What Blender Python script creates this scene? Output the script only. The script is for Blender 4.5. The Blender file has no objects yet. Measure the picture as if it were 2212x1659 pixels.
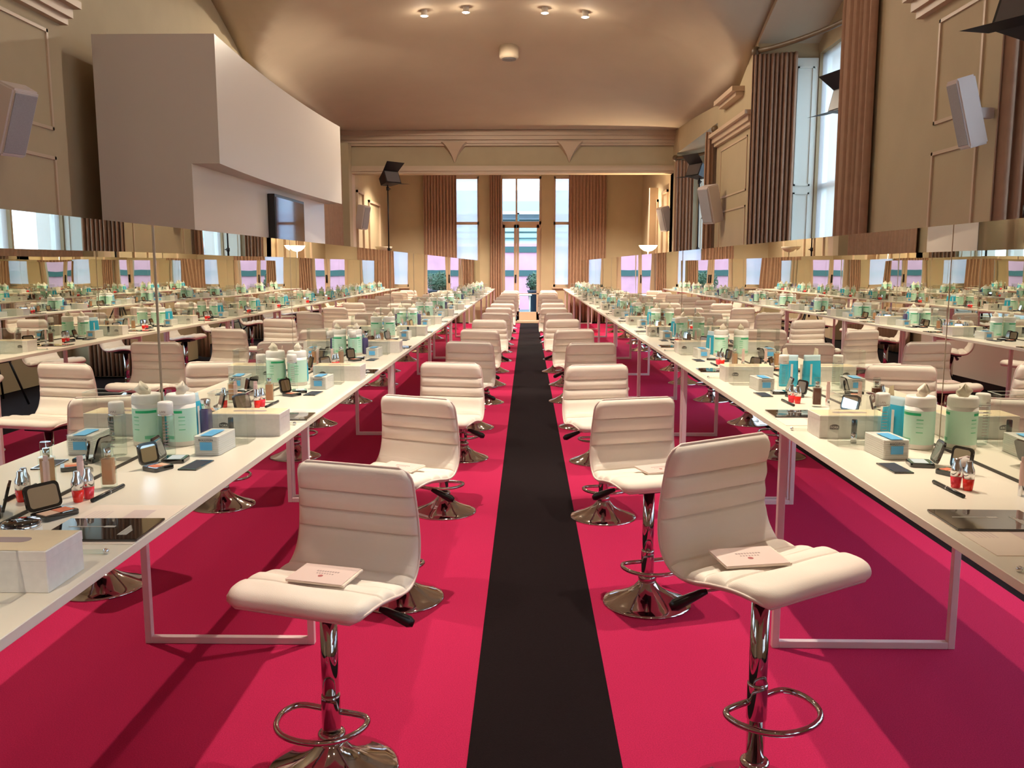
import bpy, bmesh, math, random
from mathutils import Vector, Matrix
random.seed(7)
C = bpy.context.scene.collection
S = bpy.context.scene
PI = math.pi

# ------------------------------------------------------------------ materials
def srgb(r, g, b):
    def f(c):
        c /= 255.0
        return c/12.92 if c <= .04045 else ((c+.055)/1.055)**2.4
    return (f(r), f(g), f(b), 1)

def mat(name, col, rough=.5, metal=0, spec=.5, noise=0, nscale=40, bump=0, bscale=200, coat=0, emit=None, estr=0, trans=0):
    m = bpy.data.materials.new(name); m.use_nodes = True
    nt = m.node_tree; b = nt.nodes['Principled BSDF']
    b.inputs['Base Color'].default_value = col
    b.inputs['Roughness'].default_value = rough
    b.inputs['Metallic'].default_value = metal
    b.inputs['Specular IOR Level'].default_value = spec
    b.inputs['Coat Weight'].default_value = coat
    if emit:
        b.inputs['Emission Color'].default_value = emit
        b.inputs['Emission Strength'].default_value = estr
    tc = nt.nodes.new('ShaderNodeTexCoord')
    if noise:
        n = nt.nodes.new('ShaderNodeTexNoise'); n.inputs['Scale'].default_value = nscale; n.inputs['Detail'].default_value = 4
        nt.links.new(tc.outputs['Object'], n.inputs['Vector'])
        r = nt.nodes.new('ShaderNodeMixRGB'); r.blend_type = 'MULTIPLY'; r.inputs[0].default_value = 1
        cr = nt.nodes.new('ShaderNodeMapRange'); cr.inputs[1].default_value = .3; cr.inputs[2].default_value = .7
        cr.inputs[3].default_value = 1-noise; cr.inputs[4].default_value = 1+noise*.3
        nt.links.new(n.outputs['Fac'], cr.inputs[0])
        r.inputs[1].default_value = col
        nt.links.new(cr.outputs[0], r.inputs[2])
        nt.links.new(r.outputs[0], b.inputs['Base Color'])
    if bump:
        n2 = nt.nodes.new('ShaderNodeTexNoise'); n2.inputs['Scale'].default_value = bscale; n2.inputs['Detail'].default_value = 3
        nt.links.new(tc.outputs['Object'], n2.inputs['Vector'])
        bp = nt.nodes.new('ShaderNodeBump'); bp.inputs['Strength'].default_value = bump; bp.inputs['Distance'].default_value = .004
        nt.links.new(n2.outputs['Fac'], bp.inputs['Height'])
        nt.links.new(bp.outputs['Normal'], b.inputs['Normal'])
    return m

def clear(name, tint=(1, 1, 1, 1), refl=1.0, rough=.02):
    """thin clear sheet: transparent seen straight on, reflecting at a glance"""
    m = bpy.data.materials.new(name); m.use_nodes = True
    nt = m.node_tree; nt.nodes.clear()
    o = nt.nodes.new('ShaderNodeOutputMaterial')
    t = nt.nodes.new('ShaderNodeBsdfTransparent'); t.inputs[0].default_value = tint
    g = nt.nodes.new('ShaderNodeBsdfGlossy'); g.inputs['Roughness'].default_value = rough
    f = nt.nodes.new('ShaderNodeLayerWeight'); f.inputs[0].default_value = .5
    pw = nt.nodes.new('ShaderNodeMath'); pw.operation = 'POWER'; pw.inputs[1].default_value = 4
    nt.links.new(f.outputs['Facing'], pw.inputs[0])
    k = nt.nodes.new('ShaderNodeMath'); k.operation = 'MULTIPLY_ADD'; k.inputs[1].default_value = .5*refl; k.inputs[2].default_value = .035*refl
    mx = nt.nodes.new('ShaderNodeMixShader')
    nt.links.new(pw.outputs[0], k.inputs[0]); nt.links.new(k.outputs[0], mx.inputs[0])
    nt.links.new(t.outputs[0], mx.inputs[1]); nt.links.new(g.outputs[0], mx.inputs[2]); nt.links.new(mx.outputs[0], o.inputs[0])
    return m

def cloth_trans(name, col, t=.5):
    m = bpy.data.materials.new(name); m.use_nodes = True
    nt = m.node_tree; nt.nodes.clear()
    o = nt.nodes.new('ShaderNodeOutputMaterial')
    d = nt.nodes.new('ShaderNodeBsdfDiffuse'); d.inputs[0].default_value = col
    tr = nt.nodes.new('ShaderNodeBsdfTranslucent'); tr.inputs[0].default_value = col
    tp = nt.nodes.new('ShaderNodeBsdfTransparent')
    mx = nt.nodes.new('ShaderNodeMixShader'); mx.inputs[0].default_value = .6
    m2 = nt.nodes.new('ShaderNodeMixShader'); m2.inputs[0].default_value = t
    nt.links.new(d.outputs[0], mx.inputs[1]); nt.links.new(tr.outputs[0], mx.inputs[2])
    nt.links.new(mx.outputs[0], m2.inputs[1]); nt.links.new(tp.outputs[0], m2.inputs[2]); nt.links.new(m2.outputs[0], o.inputs[0])
    return m

def emis(name, col, s):
    m = bpy.data.materials.new(name); m.use_nodes = True
    nt = m.node_tree; nt.nodes.clear()
    o = nt.nodes.new('ShaderNodeOutputMaterial'); e = nt.nodes.new('ShaderNodeEmission')
    e.inputs[0].default_value = col; e.inputs[1].default_value = s
    nt.links.new(e.outputs[0], o.inputs[0]); return m

def mirror_mat(name, col, wave=0.0):
    m = bpy.data.materials.new(name); m.use_nodes = True
    nt = m.node_tree; nt.nodes.clear()
    o = nt.nodes.new('ShaderNodeOutputMaterial'); g = nt.nodes.new('ShaderNodeBsdfGlossy')
    g.inputs[0].default_value = col; g.inputs['Roughness'].default_value = 0
    if wave:
        tc = nt.nodes.new('ShaderNodeTexCoord'); n = nt.nodes.new('ShaderNodeTexNoise')
        n.inputs['Scale'].default_value = 1.3; n.inputs['Detail'].default_value = 0
        b = nt.nodes.new('ShaderNodeBump'); b.inputs['Strength'].default_value = 1; b.inputs['Distance'].default_value = wave
        nt.links.new(tc.outputs['Object'], n.inputs['Vector']); nt.links.new(n.outputs['Fac'], b.inputs['Height'])
        nt.links.new(b.outputs[0], g.inputs['Normal'])
    nt.links.new(g.outputs[0], o.inputs[0]); return m

M = {}
M['wall'] = mat('cream_plaster', srgb(178, 160, 128), .7, noise=.05, nscale=3, bump=.1, bscale=60)
M['ceiling'] = mat('ceiling_plaster', srgb(188, 170, 146), .75, noise=.05, nscale=2)
M['trim'] = mat('painted_trim', srgb(192, 168, 142), .45)
M['white_paint'] = mat('white_shutter_paint', srgb(222, 224, 214), .4)
M['box'] = mat('white_satin_panel', srgb(208, 198, 186), .34, spec=.5)
bb = M['box'].node_tree.nodes['Principled BSDF']; bb.inputs['Anisotropic'].default_value = 1.0; bb.inputs['Anisotropic Rotation'].default_value = .25; bb.inputs['Specular IOR Level'].default_value = .9
tn = M['box'].node_tree.nodes.new('ShaderNodeTangent'); tn.direction_type = 'RADIAL'; tn.axis = 'Z'
M['box'].node_tree.links.new(tn.outputs[0], bb.inputs['Tangent']); bb.inputs['Coat Weight'].default_value = 0
M['pink'] = mat('pink_carpet', srgb(186, 38, 84), .95, spec=.1, noise=.28, nscale=260, bump=.5, bscale=420)
M['blackcarpet'] = mat('black_carpet', srgb(25, 15, 18), .95, spec=.1, noise=.35, nscale=260, bump=.5, bscale=420)
M['table'] = mat('white_laminate', srgb(236, 228, 212), .32, spec=.4)
M['legs'] = mat('white_powder_coat', srgb(226, 206, 208), .35)
M['leather'] = mat('white_leather', srgb(240, 231, 220), .5, spec=.35, bump=.12, bscale=500)
M['shell'] = mat('white_leather_shell', srgb(226, 206, 200), .5)
M['chrome'] = mat('chrome', (.56, .52, .50, 1), .06, 1)
M['black'] = mat('black_plastic', srgb(24, 22, 22), .3)
M['gloss'] = mat('black_gloss', srgb(20, 18, 20), .06, coat=1)
M['white'] = mat('white_plastic', srgb(240, 236, 230), .35)
M['paper'] = mat('white_paper', srgb(240, 224, 208), .6)
M['brochure'] = mat('pale_pink_cover', srgb(226, 204, 198), .4)
M['card'] = mat('white_carton', srgb(232, 226, 220), .55, noise=.06, nscale=60)
M['cardtop'] = mat('cream_carton_top', srgb(232, 212, 176), .55, noise=.04, nscale=30)
M['ink'] = mat('dark_ink', srgb(40, 34, 36), .5)
M['silverink'] = mat('silver_ink', srgb(190, 184, 176), .3)
M['greyink'] = mat('grey_ink', srgb(170, 150, 148), .5)
M['rose'] = mat('rose_ink', srgb(170, 92, 92), .5)
M['green'] = mat('pale_green_label', srgb(204, 242, 224), .35)
M['dgreen'] = mat('green_band', srgb(30, 176, 116), .4)
M['mgreen'] = mat('mid_green_print', srgb(120, 210, 164), .4)
M['tissue'] = mat('white_wipe', srgb(238, 228, 208), .8)
M['blue'] = mat('blue_pouch', srgb(54, 178, 214), .25)
M['paleblue'] = mat('pale_blue_pouch', srgb(190, 216, 226), .25)
M['labelblue'] = mat('blue_label', srgb(96, 180, 232), .35)
M['purple'] = mat('purple_bottle', srgb(92, 80, 128), .2)
M['cotton'] = mat('cotton_pads', srgb(240, 238, 232), .9)
M['red'] = mat('red_gloss_liquid', srgb(240, 40, 28), .15, coat=.5, emit=None)
M['coral'] = mat('pink_gloss_liquid', srgb(240, 60, 76), .15, coat=.5)
M['silver'] = mat('silver_cap', (.8, .8, .82, 1), .15, 1)
M['beige'] = mat('beige_liquid', srgb(206, 150, 112), .3)
M['brownliq'] = mat('brown_liquid', srgb(110, 54, 36), .3)
M['pinktube'] = mat('pale_pink_tube', srgb(240, 206, 200), .3)
M['pan1'] = mat('terracotta_powder', srgb(206, 116, 84), .8)
M['pan2'] = mat('nude_powder', srgb(214, 176, 150), .8)
M['pan3'] = mat('pale_blue_powder', srgb(190, 206, 216), .5)
M['smallmirror'] = mirror_mat('compact_mirror', (.9, .9, .92, 1))
M['mirror'] = mirror_mat('mirror_glass', (.84, .85, .80, 1), .0012)
M['edge'] = mat('mirror_edge', srgb(196, 180, 160), .2, metal=.3)
M['dark'] = mat('dark_joint', srgb(50, 44, 38), .5)
M['acrylic'] = clear('clear_acrylic', (.97, .98, .97, 1), 1.0)
M['acrylic_edge'] = mat('acrylic_edge', srgb(222, 226, 214), .15)
M['glass'] = clear('window_glass', (.97, .99, .99, 1), .6)
M['bottle'] = clear('bottle_glass', (.90, .95, .93, 1), 1.2, .03)
M['rod'] = mat('dark_brass', srgb(96, 74, 48), .5)
M['curtain'] = mat('brown_curtain', srgb(162, 128, 106), .85, spec=.2, noise=.1, nscale=15)
M['blind'] = cloth_trans('lilac_blind', srgb(226, 228, 244), .34)
M['sheer'] = cloth_trans('white_sheer', srgb(240, 242, 248), .7)
M['lampblack'] = mat('black_metal', srgb(22, 20, 22), .45)
M['lampgrey'] = mat('grey_reflector', srgb(90, 84, 84), .35)
M['speaker'] = mat('pale_grey_speaker', srgb(206, 194, 190), .45)
M['grille'] = mat('grey_grille', srgb(160, 156, 160), .6, noise=.2, nscale=300)
M['bulb'] = emis('spotlight_bulb', (1, .78, .5, 1), 260)
M['bowlglow'] = emis('glowing_bowl', (1, .72, .4, 1), 9)
M['bowl'] = mat('frosted_bowl', srgb(220, 205, 180), .4)
M['pinkwall'] = mat('pink_render', srgb(206, 150, 172), .8, noise=.15, nscale=2)
M['teal'] = mat('teal_rail', srgb(50, 84, 86), .5)
M['paving'] = mat('grey_paving', srgb(90, 112, 112), .8, noise=.15, nscale=3)
M['facade'] = mat('pale_facade', srgb(180, 192, 202), .7)
M['bandblue'] = mat('pale_teal_canopy', srgb(150, 200, 204), .5)
M['leaf'] = mat('dark_leaf', srgb(54, 84, 62), .6)
M['pot'] = mat('slate_pot', srgb(40, 48, 64), .6)

# ------------------------------------------------------------------ mesh helpers
def quad_box(bm, x0, x1, y0, y1, z0, z1, mi=0):
    v = [bm.verts.new(p) for p in ((x0,y0,z0),(x1,y0,z0),(x1,y1,z0),(x0,y1,z0),(x0,y0,z1),(x1,y0,z1),(x1,y1,z1),(x0,y1,z1))]
    fs = []
    for f in ((3,2,1,0),(4,5,6,7),(0,1,5,4),(1,2,6,5),(2,3,7,6),(3,0,4,7)):
        q = bm.faces.new([v[i] for i in f]); q.material_index = mi; fs.append(q)
    return v
def box(x0, x1, y0, y1, z0, z1, bev=0, seg=2):
    bm = bmesh.new(); quad_box(bm, x0, x1, y0, y1, z0, z1)
    if bev: bmesh.ops.bevel(bm, geom=bm.edges[:], offset=bev, segments=seg, affect='EDGES', profile=.5)
    return bm
def lathe(bm, prof, n=24, c=(0,0,0), mi=0, cap0=True, cap1=True):
    rings = []
    for r, z in prof:
        rings.append([bm.verts.new((c[0]+r*math.cos(2*PI*i/n), c[1]+r*math.sin(2*PI*i/n), c[2]+z)) for i in range(n)])
    for a, b in zip(rings, rings[1:]):
        for i in range(n):
            f = bm.faces.new((a[i], a[(i+1)%n], b[(i+1)%n], b[i])); f.material_index = mi; f.smooth = True
    if cap0: f = bm.faces.new(rings[0][::-1]); f.material_index = mi
    if cap1: f = bm.faces.new(rings[-1]); f.material_index = mi
    return bm
def tube(bm, pts, r, n=10, closed=False, mi=0, caps=True):
    pts = [Vector(p) for p in pts]; rings = []; N = len(pts); nrm = None
    for i, p in enumerate(pts):
        if closed: t = pts[(i+1)%N]-pts[i-1]
        else: t = pts[min(i+1,N-1)]-pts[max(i-1,0)]
        t.normalize()
        if nrm is None:
            nrm = t.orthogonal().normalized()
        else:
            nrm = (nrm - t*nrm.dot(t)).normalized()
        b = t.cross(nrm)
        rr = r[i] if isinstance(r, (list, tuple)) else r
        rings.append([bm.verts.new(p + (nrm*math.cos(2*PI*k/n)+b*math.sin(2*PI*k/n))*rr) for k in range(n)])
    rng = range(N) if closed else range(N-1)
    for i in rng:
        a, b2 = rings[i], rings[(i+1)%N]
        for k in range(n):
            f = bm.faces.new((a[k], a[(k+1)%n], b2[(k+1)%n], b2[k])); f.smooth = True; f.material_index = mi
    if not closed and caps:
        bm.faces.new(rings[0][::-1]); bm.faces.new(rings[-1])
    return bm
def prism(bm, outline, z0, z1, mi=0):
    a = [bm.verts.new((x, y, z0)) for x, y in outline]; b = [bm.verts.new((x, y, z1)) for x, y in outline]
    n = len(a)
    for i in range(n):
        f = bm.faces.new((a[i], a[(i+1)%n], b[(i+1)%n], b[i])); f.material_index = mi
    bm.faces.new(a[::-1]).material_index = mi; bm.faces.new(b).material_index = mi
    return bm
def rrect(w, h, r, n=5, cx=0, cy=0):
    o = []
    for sx, sy, a0 in ((1,1,0),(-1,1,90),(-1,-1,180),(1,-1,270)):
        for k in range(n+1):
            a = math.radians(a0+90*k/n)
            o.append((cx+sx*(w/2-r)+r*math.cos(a), cy+sy*(h/2-r)+r*math.sin(a)))
    return o
def xf(bm, mtx): bmesh.ops.transform(bm, matrix=mtx, verts=bm.verts[:]); return bm
def T(x, y, z): return Matrix.Translation((x, y, z))
def R(a, ax): return Matrix.Rotation(a, 4, ax)

def obj(name, bm, mats, parent=None, smooth=False):
    me = bpy.data.meshes.new(name); bmesh.ops.recalc_face_normals(bm, faces=bm.faces[:]); bm.to_mesh(me); bm.free()
    for m in (mats if isinstance(mats, (list, tuple)) else [mats]): me.materials.append(M[m])
    if smooth:
        for p in me.polygons: p.use_smooth = True
    o = bpy.data.objects.new(name, me); C.objects.link(o)
    if parent: o.parent = parent
    return o
def thing(name, label, cat, loc=(0,0,0), rz=0, group=None):
    o = bpy.data.objects.new(name, None); C.objects.link(o); o.empty_display_size = .05
    o.location = loc; o.rotation_euler = (0,0,rz); tag(o, label, cat, group); return o
def tag(o, label, cat, group=None):
    o['label'] = label; o['category'] = cat
    if group: o['group'] = group
    return o
def struct(name, bm, mats, parent=None, smooth=False):
    o = obj(name, bm, mats, parent, smooth)
    if not parent: o['kind'] = 'structure'
    return o
def dup(root, loc, rz, label, group=None):
    r = root.copy(); C.objects.link(r); r.location = loc; r.rotation_euler = (0,0,rz); r['label'] = label
    if group: r['group'] = group
    for ch in list(root.children):
        c = ch.copy(); C.objects.link(c); c.parent = r
        for g in ch.children:
            d = g.copy(); C.objects.link(d); d.parent = c
    return r
def textmesh(name, s, size, m, parent, mtx, ext=.0003):
    cu = bpy.data.curves.new(name, 'FONT'); cu.body = s; cu.size = size; cu.align_x = 'CENTER'; cu.align_y = 'CENTER'; cu.extrude = ext
    cu.resolution_u = 2
    o = bpy.data.objects.new(name+'_tmp', cu); C.objects.link(o)
    bpy.context.view_layer.update()
    me = bpy.data.meshes.new_from_object(o); C.objects.unlink(o); bpy.data.objects.remove(o); bpy.data.curves.remove(cu)
    me.transform(mtx); me.materials.clear(); me.materials.append(M[m]); me.name = name
    n = bpy.data.objects.new(name, me); C.objects.link(n)
    if parent: n.parent = parent
    return n
FACE_CAM = R(PI/2, 'X')      # text in the xz plane, read from -y

ORD = ['first','second','third','fourth','fifth','sixth','seventh','eighth','ninth','tenth','eleventh','twelfth','thirteenth','fourteenth','fifteenth','sixteenth']

# ------------------------------------------------------------------ room dimensions
XL, XR = -3.55, 2.75          # walls
YB, YW, Y0 = 16.8, 21.6, -3.2 # opening, window wall, rear wall
SPR, CROWN = 3.63, 4.72
XC = (XL+XR)/2
def z_main(x):
    t = min(1, abs(x-XC)/((XR-XL)/2)); return SPR+(CROWN-SPR)*math.sqrt(max(0, 1-t*t))
BAYC = (-2.3, 3.35, 9.05); HALF = 2.85
def z_cross(y):
    z = SPR
    for c in BAYC:
        t = abs(y-c)/HALF
        if t < 1: z = max(z, SPR+.98*(1-t**1.4))
    return z
YA = 12.1                      # last transverse arch
def z_ceil(x, y):
    if y <= YA: return max(z_main(x), z_cross(y))
    t = (y-YA)/(YB-YA); e = .5*t+.5*(1-(1-t)**2)
    return z_main(x)*(1-e)+3.895*e

# floor: pink carpet with black runner and black borders
bm = bmesh.new(); quad_box(bm, -5, 5.5, Y0-.2, YW+.3, -.14, -.012)
struct('floor', bm, 'blackcarpet')
for i, (a, b) in enumerate(((-2.2, -.168), (.272, 2.09))):
    bm = box(a, b, Y0+.1, 21.25, -.012, 0)
    tag(obj('carpet', bm, 'pink'), ('bright pink carpet strip under the left-hand tables', 'bright pink carpet strip under the right-hand tables')[i], 'carpet', 'pink carpet strips beside the runner')
bm = box(-.168, .272, Y0+.1, 21.3, -.012, .0015)
tag(obj('carpet_runner', bm, 'blackcarpet'), 'long black carpet runner down the middle of the aisle', 'runner')

# ceiling
bm = bmesh.new(); nx, ny = 48, 170
g = [[bm.verts.new((XL+(XR-XL)*i/nx, Y0+(YB-Y0)*j/ny, z_ceil(XL+(XR-XL)*i/nx, Y0+(YB-Y0)*j/ny))) for i in range(nx+1)] for j in range(ny+1)]
for j in range(ny):
    for i in range(nx):
        f = bm.faces.new((g[j][i], g[j][i+1], g[j+1][i+1], g[j+1][i])); f.smooth = True
g2 = [[bm.verts.new((v.co.x, v.co.y, v.co.z+.15)) for v in row] for row in g]
for j in range(ny):
    for i in range(nx):
        bm.faces.new((g2[j][i], g2[j+1][i], g2[j+1][i+1], g2[j][i+1])).smooth = True
for i in range(nx):
    bm.faces.new((g[0][i], g[0][i+1], g2[0][i+1], g2[0][i])); bm.faces.new((g[ny][i+1], g[ny][i], g2[ny][i], g2[ny][i+1]))
for j in range(ny):
    bm.faces.new((g[j+1][0], g[j][0], g2[j][0], g2[j+1][0])); bm.faces.new((g[j][nx], g[j+1][nx], g2[j+1][nx], g2[j][nx]))
ce = struct('ceiling', bm, 'ceiling')
bm = box(-4.0, 3.4, YB+.3, YW+.2, 3.75, 3.9); struct('ceiling_alcove', bm, 'ceiling')

# left wall with piers
bm = bmesh.new(); quad_box(bm, XL-.2, XL, Y0-.2, YB+.3, 0, 4.9)
struct('wall_left', bm, 'wall')
bm = bmesh.new()
for a, b in ((-.9,.7),(4.9, 6.4), (11.0, 12.9), (16.5, YB)):
    quad_box(bm, XL, XL+.22, a, b, 0, 3.66)
struct('wall_left_piers', bm, 'wall')
def pier_trim(side, a, b, pa, pb):
    bm = bmesh.new(); X = XL+.22 if side < 0 else XR; d = 1 if side < 0 else -1
    for (o1, z0, z1) in ((.05, 3.10, 3.15), (.08, 3.15, 3.22), (.13, 3.22, 3.27)):
        quad_box(bm, min(X-.01*d, X+o1*d), max(X-.01*d, X+o1*d), a-o1*.6, b+o1*.6, z0, z1)
    for (z0, z1) in ((2.34, 3.02), (.95, 2.16)):
        w = .022; e = .012
        for (ya, yb, za, zb) in ((pa, pb, z1-w, z1), (pa, pb, z0, z0+w), (pa, pa+w, z0, z1), (pb-w, pb, z0, z1)):
            quad_box(bm, min(X, X+e*d), max(X, X+e*d), ya, yb, za, zb)
    return bm
bm = pier_trim(-1, 4.9, 6.4, 5.25, 6.22); struct('trim_1', bm, 'trim')
bm = pier_trim(-1, 11.0, 12.9, 11.4, 12.5); struct('trim_2', bm, 'trim')

# right wall: piers between deep window bays
bays = ((1.5, 5.3, 3.9), (7.3, 10.85, 3.98), (13.0, 16.45, 3.42))
bm = bmesh.new()
for a, b in ((Y0-.2, -2.6), (.6, 1.5), (5.3, 7.3), (10.85, 13.0), (16.45, YB+.3)):
    quad_box(bm, XR, 3.8, a, b, 0, 4.9)
quad_box(bm, XR, 3.8, 13.0, 16.45, 3.45, 4.9)
struct('wall_right', bm, 'wall')
bm = pier_trim(1, 5.3, 6.35, 5.5, 6.1); struct('trim_3', bm, 'trim')
bm = pier_trim(1, 10.95, 12.95, 11.2, 12.7); struct('trim_4', bm, 'trim')
# ceilings of the bay recesses
for k, (a, b, h) in enumerate(bays[:2]):
    bm = bmesh.new(); n = 24; pr = []
    for j in range(n+1):
        y = a+(b-a)*j/n; z = z_cross(y)-.07
        pr.append([bm.verts.new((XR-.0, y, z)), bm.verts.new((3.8, y, z)), bm.verts.new((3.8, y, z+.5)), bm.verts.new((XR-.0, y, z+.5))])
    for j in range(n):
        for q in range(4):
            bm.faces.new((pr[j][q], pr[j][(q+1)%4], pr[j+1][(q+1)%4], pr[j+1][q]))
    bm.faces.new(pr[0]); bm.faces.new(pr[-1][::-1])
    struct('ceiling_bay_%d' % (k+1), bm, 'ceiling')

# bay windows
XG = 3.52
def window_unit(name, a, b, z0, z1, X, transom, blind=None):
    """window in an x = const wall, from y a to b"""
    root = bpy.data.objects.new(name, None); C.objects.link(root); root['kind'] = 'structure'
    bm = bmesh.new(); w = .055
    for (ya, yb, za, zb) in ((a, b, z1-w, z1), (a, b, z0, z0+w), (a, a+w, z0, z1), (b-w, b, z0, z1), (a, b, transom-.03, transom+.03)):
        quad_box(bm, X-.03, X+.03, ya, yb, za, zb)
    obj('window_frame', bm, 'white_paint', root)
    obj('glass_pane', box(X-.003, X+.003, a+w, b-w, z0+w, z1-w), 'glass', root)
    if blind:
        obj('blind', box(X-.075, X-.072, a+.03, b-.03, z0+.1, z1-.02), blind, root)
    return root
wn = 0
for k, (a, b, h) in enumerate(bays):
    top = (3.88, 3.9, 3.3)[k]
    c = (a+b)/2
    spans = ((a+.06, a+1.12), (c-.62, c+.62), (b-1.12, b-.06))
    bm = bmesh.new()
    quad_box(bm, XG-.05, 3.8, a, b, top, 4.9); quad_box(bm, XG-.05, 3.8, a, b, 0, .42)
    for (p, q) in ((a, spans[0][0]), (spans[0][1], spans[1][0]), (spans[1][1], spans[2][0]), (spans[2][1], b)):
        quad_box(bm, XG-.05, 3.8, p, q, .42, top)
    struct('wall_bay_%d' % (k+1), bm, 'wall')
    for (p, q) in spans:
        wn += 1
        window_unit('window_%d' % wn, p, q, .42, top, XG+.05, 2.35, 'sheer')
    # panelled white shutters folded on both reveals
    for (yy, d) in ((a, 1), (b, -1)):
        bm = bmesh.new()
        x0, x1 = XR+.42, XG-.055
        zt = top-.05
        quad_box(bm, x0, x1, min(yy, yy+.035*d), max(yy, yy+.035*d), .45, zt)
        for (za, zb) in ((.55, 2.28), (2.36, zt-.1)):
            w = .02
            for (xa, xb, zc, zd) in ((x0+.05, x1-.05, za, za+w), (x0+.05, x1-.05, zb-w, zb), (x0+.05, x0+.05+w, za, zb), (x1-.05-w, x1-.05, za, zb)):
                quad_box(bm, xa, xb, min(yy+.035*d, yy+.05*d), max(yy+.035*d, yy+.05*d), zc, zd)
        struct('trim_%d' % (5+2*k+(d < 0)), bm, 'white_paint')

# unseen window bay added beside and behind the camera for more daylight
bm = bmesh.new(); quad_box(bm, XR+.3, 3.8, -2.6, .6, 0, .42); quad_box(bm, XR+.3, 3.8, -2.6, .6, 3.7, 4.9); quad_box(bm, XR+.3, 3.8, -1.1, -.9, .42, 3.7)
struct('wall_bay_4', bm, 'wall')
for (p, q) in ((-2.6, -1.1), (-.9, .6)):
    wn += 1
    window_unit('window_%d' % wn, p, q, .42, 3.7, XR+.4, 2.35, 'sheer')

# curtains
def curtain(path, z0, z1, fold=.05, depth=.035, seed=1, flare=1.0):
    """pleated cloth hanging under a path (list of xy)"""
    rnd = random.Random(seed)
    P = [Vector(p) for p in path]; L = [0]
    for a, b in zip(P, P[1:]): L.append(L[-1]+(b-a).length)
    tot = L[-1]; n = max(12, int(tot/fold*8)); bm = bmesh.new(); rows = []
    zs = [z1, z1-.06, z1-.3, (z0+z1)/2, z0+.3, z0]
    ph = [rnd.uniform(-.6, .6) for _ in range(n)]
    for zi, z in enumerate(zs):
        row = []
        for i in range(n+1):
            s = tot*i/n; k = 0
            while k < len(L)-2 and L[k+1] < s: k += 1
            t = (s-L[k])/(L[k+1]-L[k]); p = P[k].lerp(P[k+1], t); d = (P[k+1]-P[k]).normalized(); nr = Vector((-d.y, d.x))
            amp = depth*(.55 if zi == 0 else .7 if zi == 1 else .95+.1*math.sin(zi*2.1+i*.05))
            w = math.sin(2*PI*s/fold+.5*math.sin(s*9+seed))*amp + .3*amp*math.sin(2*PI*s/fold*.37+seed)
            q = p+nr*w
            row.append(bm.verts.new((q.x, q.y, z)))
        rows.append(row)
    for a, b in zip(rows, rows[1:]):
        for i in range(n):
            f = bm.faces.new((a[i], a[i+1], b[i+1], b[i])); f.smooth = True
    return bm
def add_curtain(label, path, z0, z1, group=None, **kw):
    o = obj('curtain', curtain(path, z0, z1, **kw), 'curtain')
    s = o.modifiers.new('s', 'SOLIDIFY'); s.thickness = .006
    return tag(o, label, 'curtain', group)
def rod(label, pts, r=.03):
    t = thing('curtain_rod', label, 'curtain rod')
    bm = bmesh.new(); tube(bm, pts, r, 12); obj('pole', bm, 'rod', t)
    for p in (pts[0], pts[-1]):
        bm = bmesh.new(); bmesh.ops.create_uvsphere(bm, u_segments=12, v_segments=8, radius=r*1.9, matrix=T(*p)); obj('finial', bm, 'rod', t, True)
    return t
def bay_arc(a, b, z, n=20):
    pts = []
    for i in range(n+1):
        t = i/n; pts.append((2.72+.62*math.sin(PI*t)**.8, a-.03+(b-a+.06)*t, z))
    return pts
arcs = {}
for k, (a, b, h) in enumerate(bays):
    z = (3.85, 3.93, 3.36)[k]
    arc = bay_arc(a+.05, b-.05, z); arcs[k] = arc
    rod(('brown curved curtain rod over the nearest right window bay', 'brown curved curtain rod over the second right window bay, near the ceiling', 'brown curved curtain rod over the farthest right window bay')[k], arc)
def arcpart(k, i0, i1):
    return [(p[0], p[1]) for p in arcs[k][i0:i1+1]]
G = 'brown pleated curtains of the right window bays'
add_curtain('tan pleated curtain at the upper right picture edge, beside the wall speaker', [(2.72, 5.24), (2.9, 5.2), (3.08, 5.12)], .02, 3.81, G, fold=.075, seed=3)
add_curtain('brown curtain at the camera end of the nearest right window bay', [(2.72, 1.56), (3.05, 1.72)], .02, 3.81, G, fold=.07, seed=4)
add_curtain('brown curtain on the near side of the second right bay window, beside the plain pier', [(2.70, 7.12), (2.73, 7.6), (2.79, 8.0)], .02, 3.89, G, fold=.09, seed=5)
add_curtain('brown curtain on the far side of the second right bay window', [(2.68, 10.82), (2.92, 10.76), (3.17, 10.68)], .02, 3.89, G, fold=.05, seed=6)
add_curtain('brown curtain on the near side of the farthest right bay window', [(2.60, 12.98), (2.74, 13.1), (2.86, 13.3)], .02, 3.32, G, fold=.06, seed=7)
add_curtain('brown curtain on the far side of the farthest right bay window', [(2.72, 16.42), (2.86, 16.38), (3.05, 16.3)], .02, 3.32, G, fold=.06, seed=8)
add_curtain('tan curtain on the left wall seen past the end of the white media wall', [(XL+.1, 13.6), (XL+.12, 16.2)], .02, 3.4, fold=.12, seed=9)

# rear wall behind the camera
struct('wall_rear', box(XL-.2, 3.8, Y0-.2, Y0, 0, 4.9), 'wall')

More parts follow.
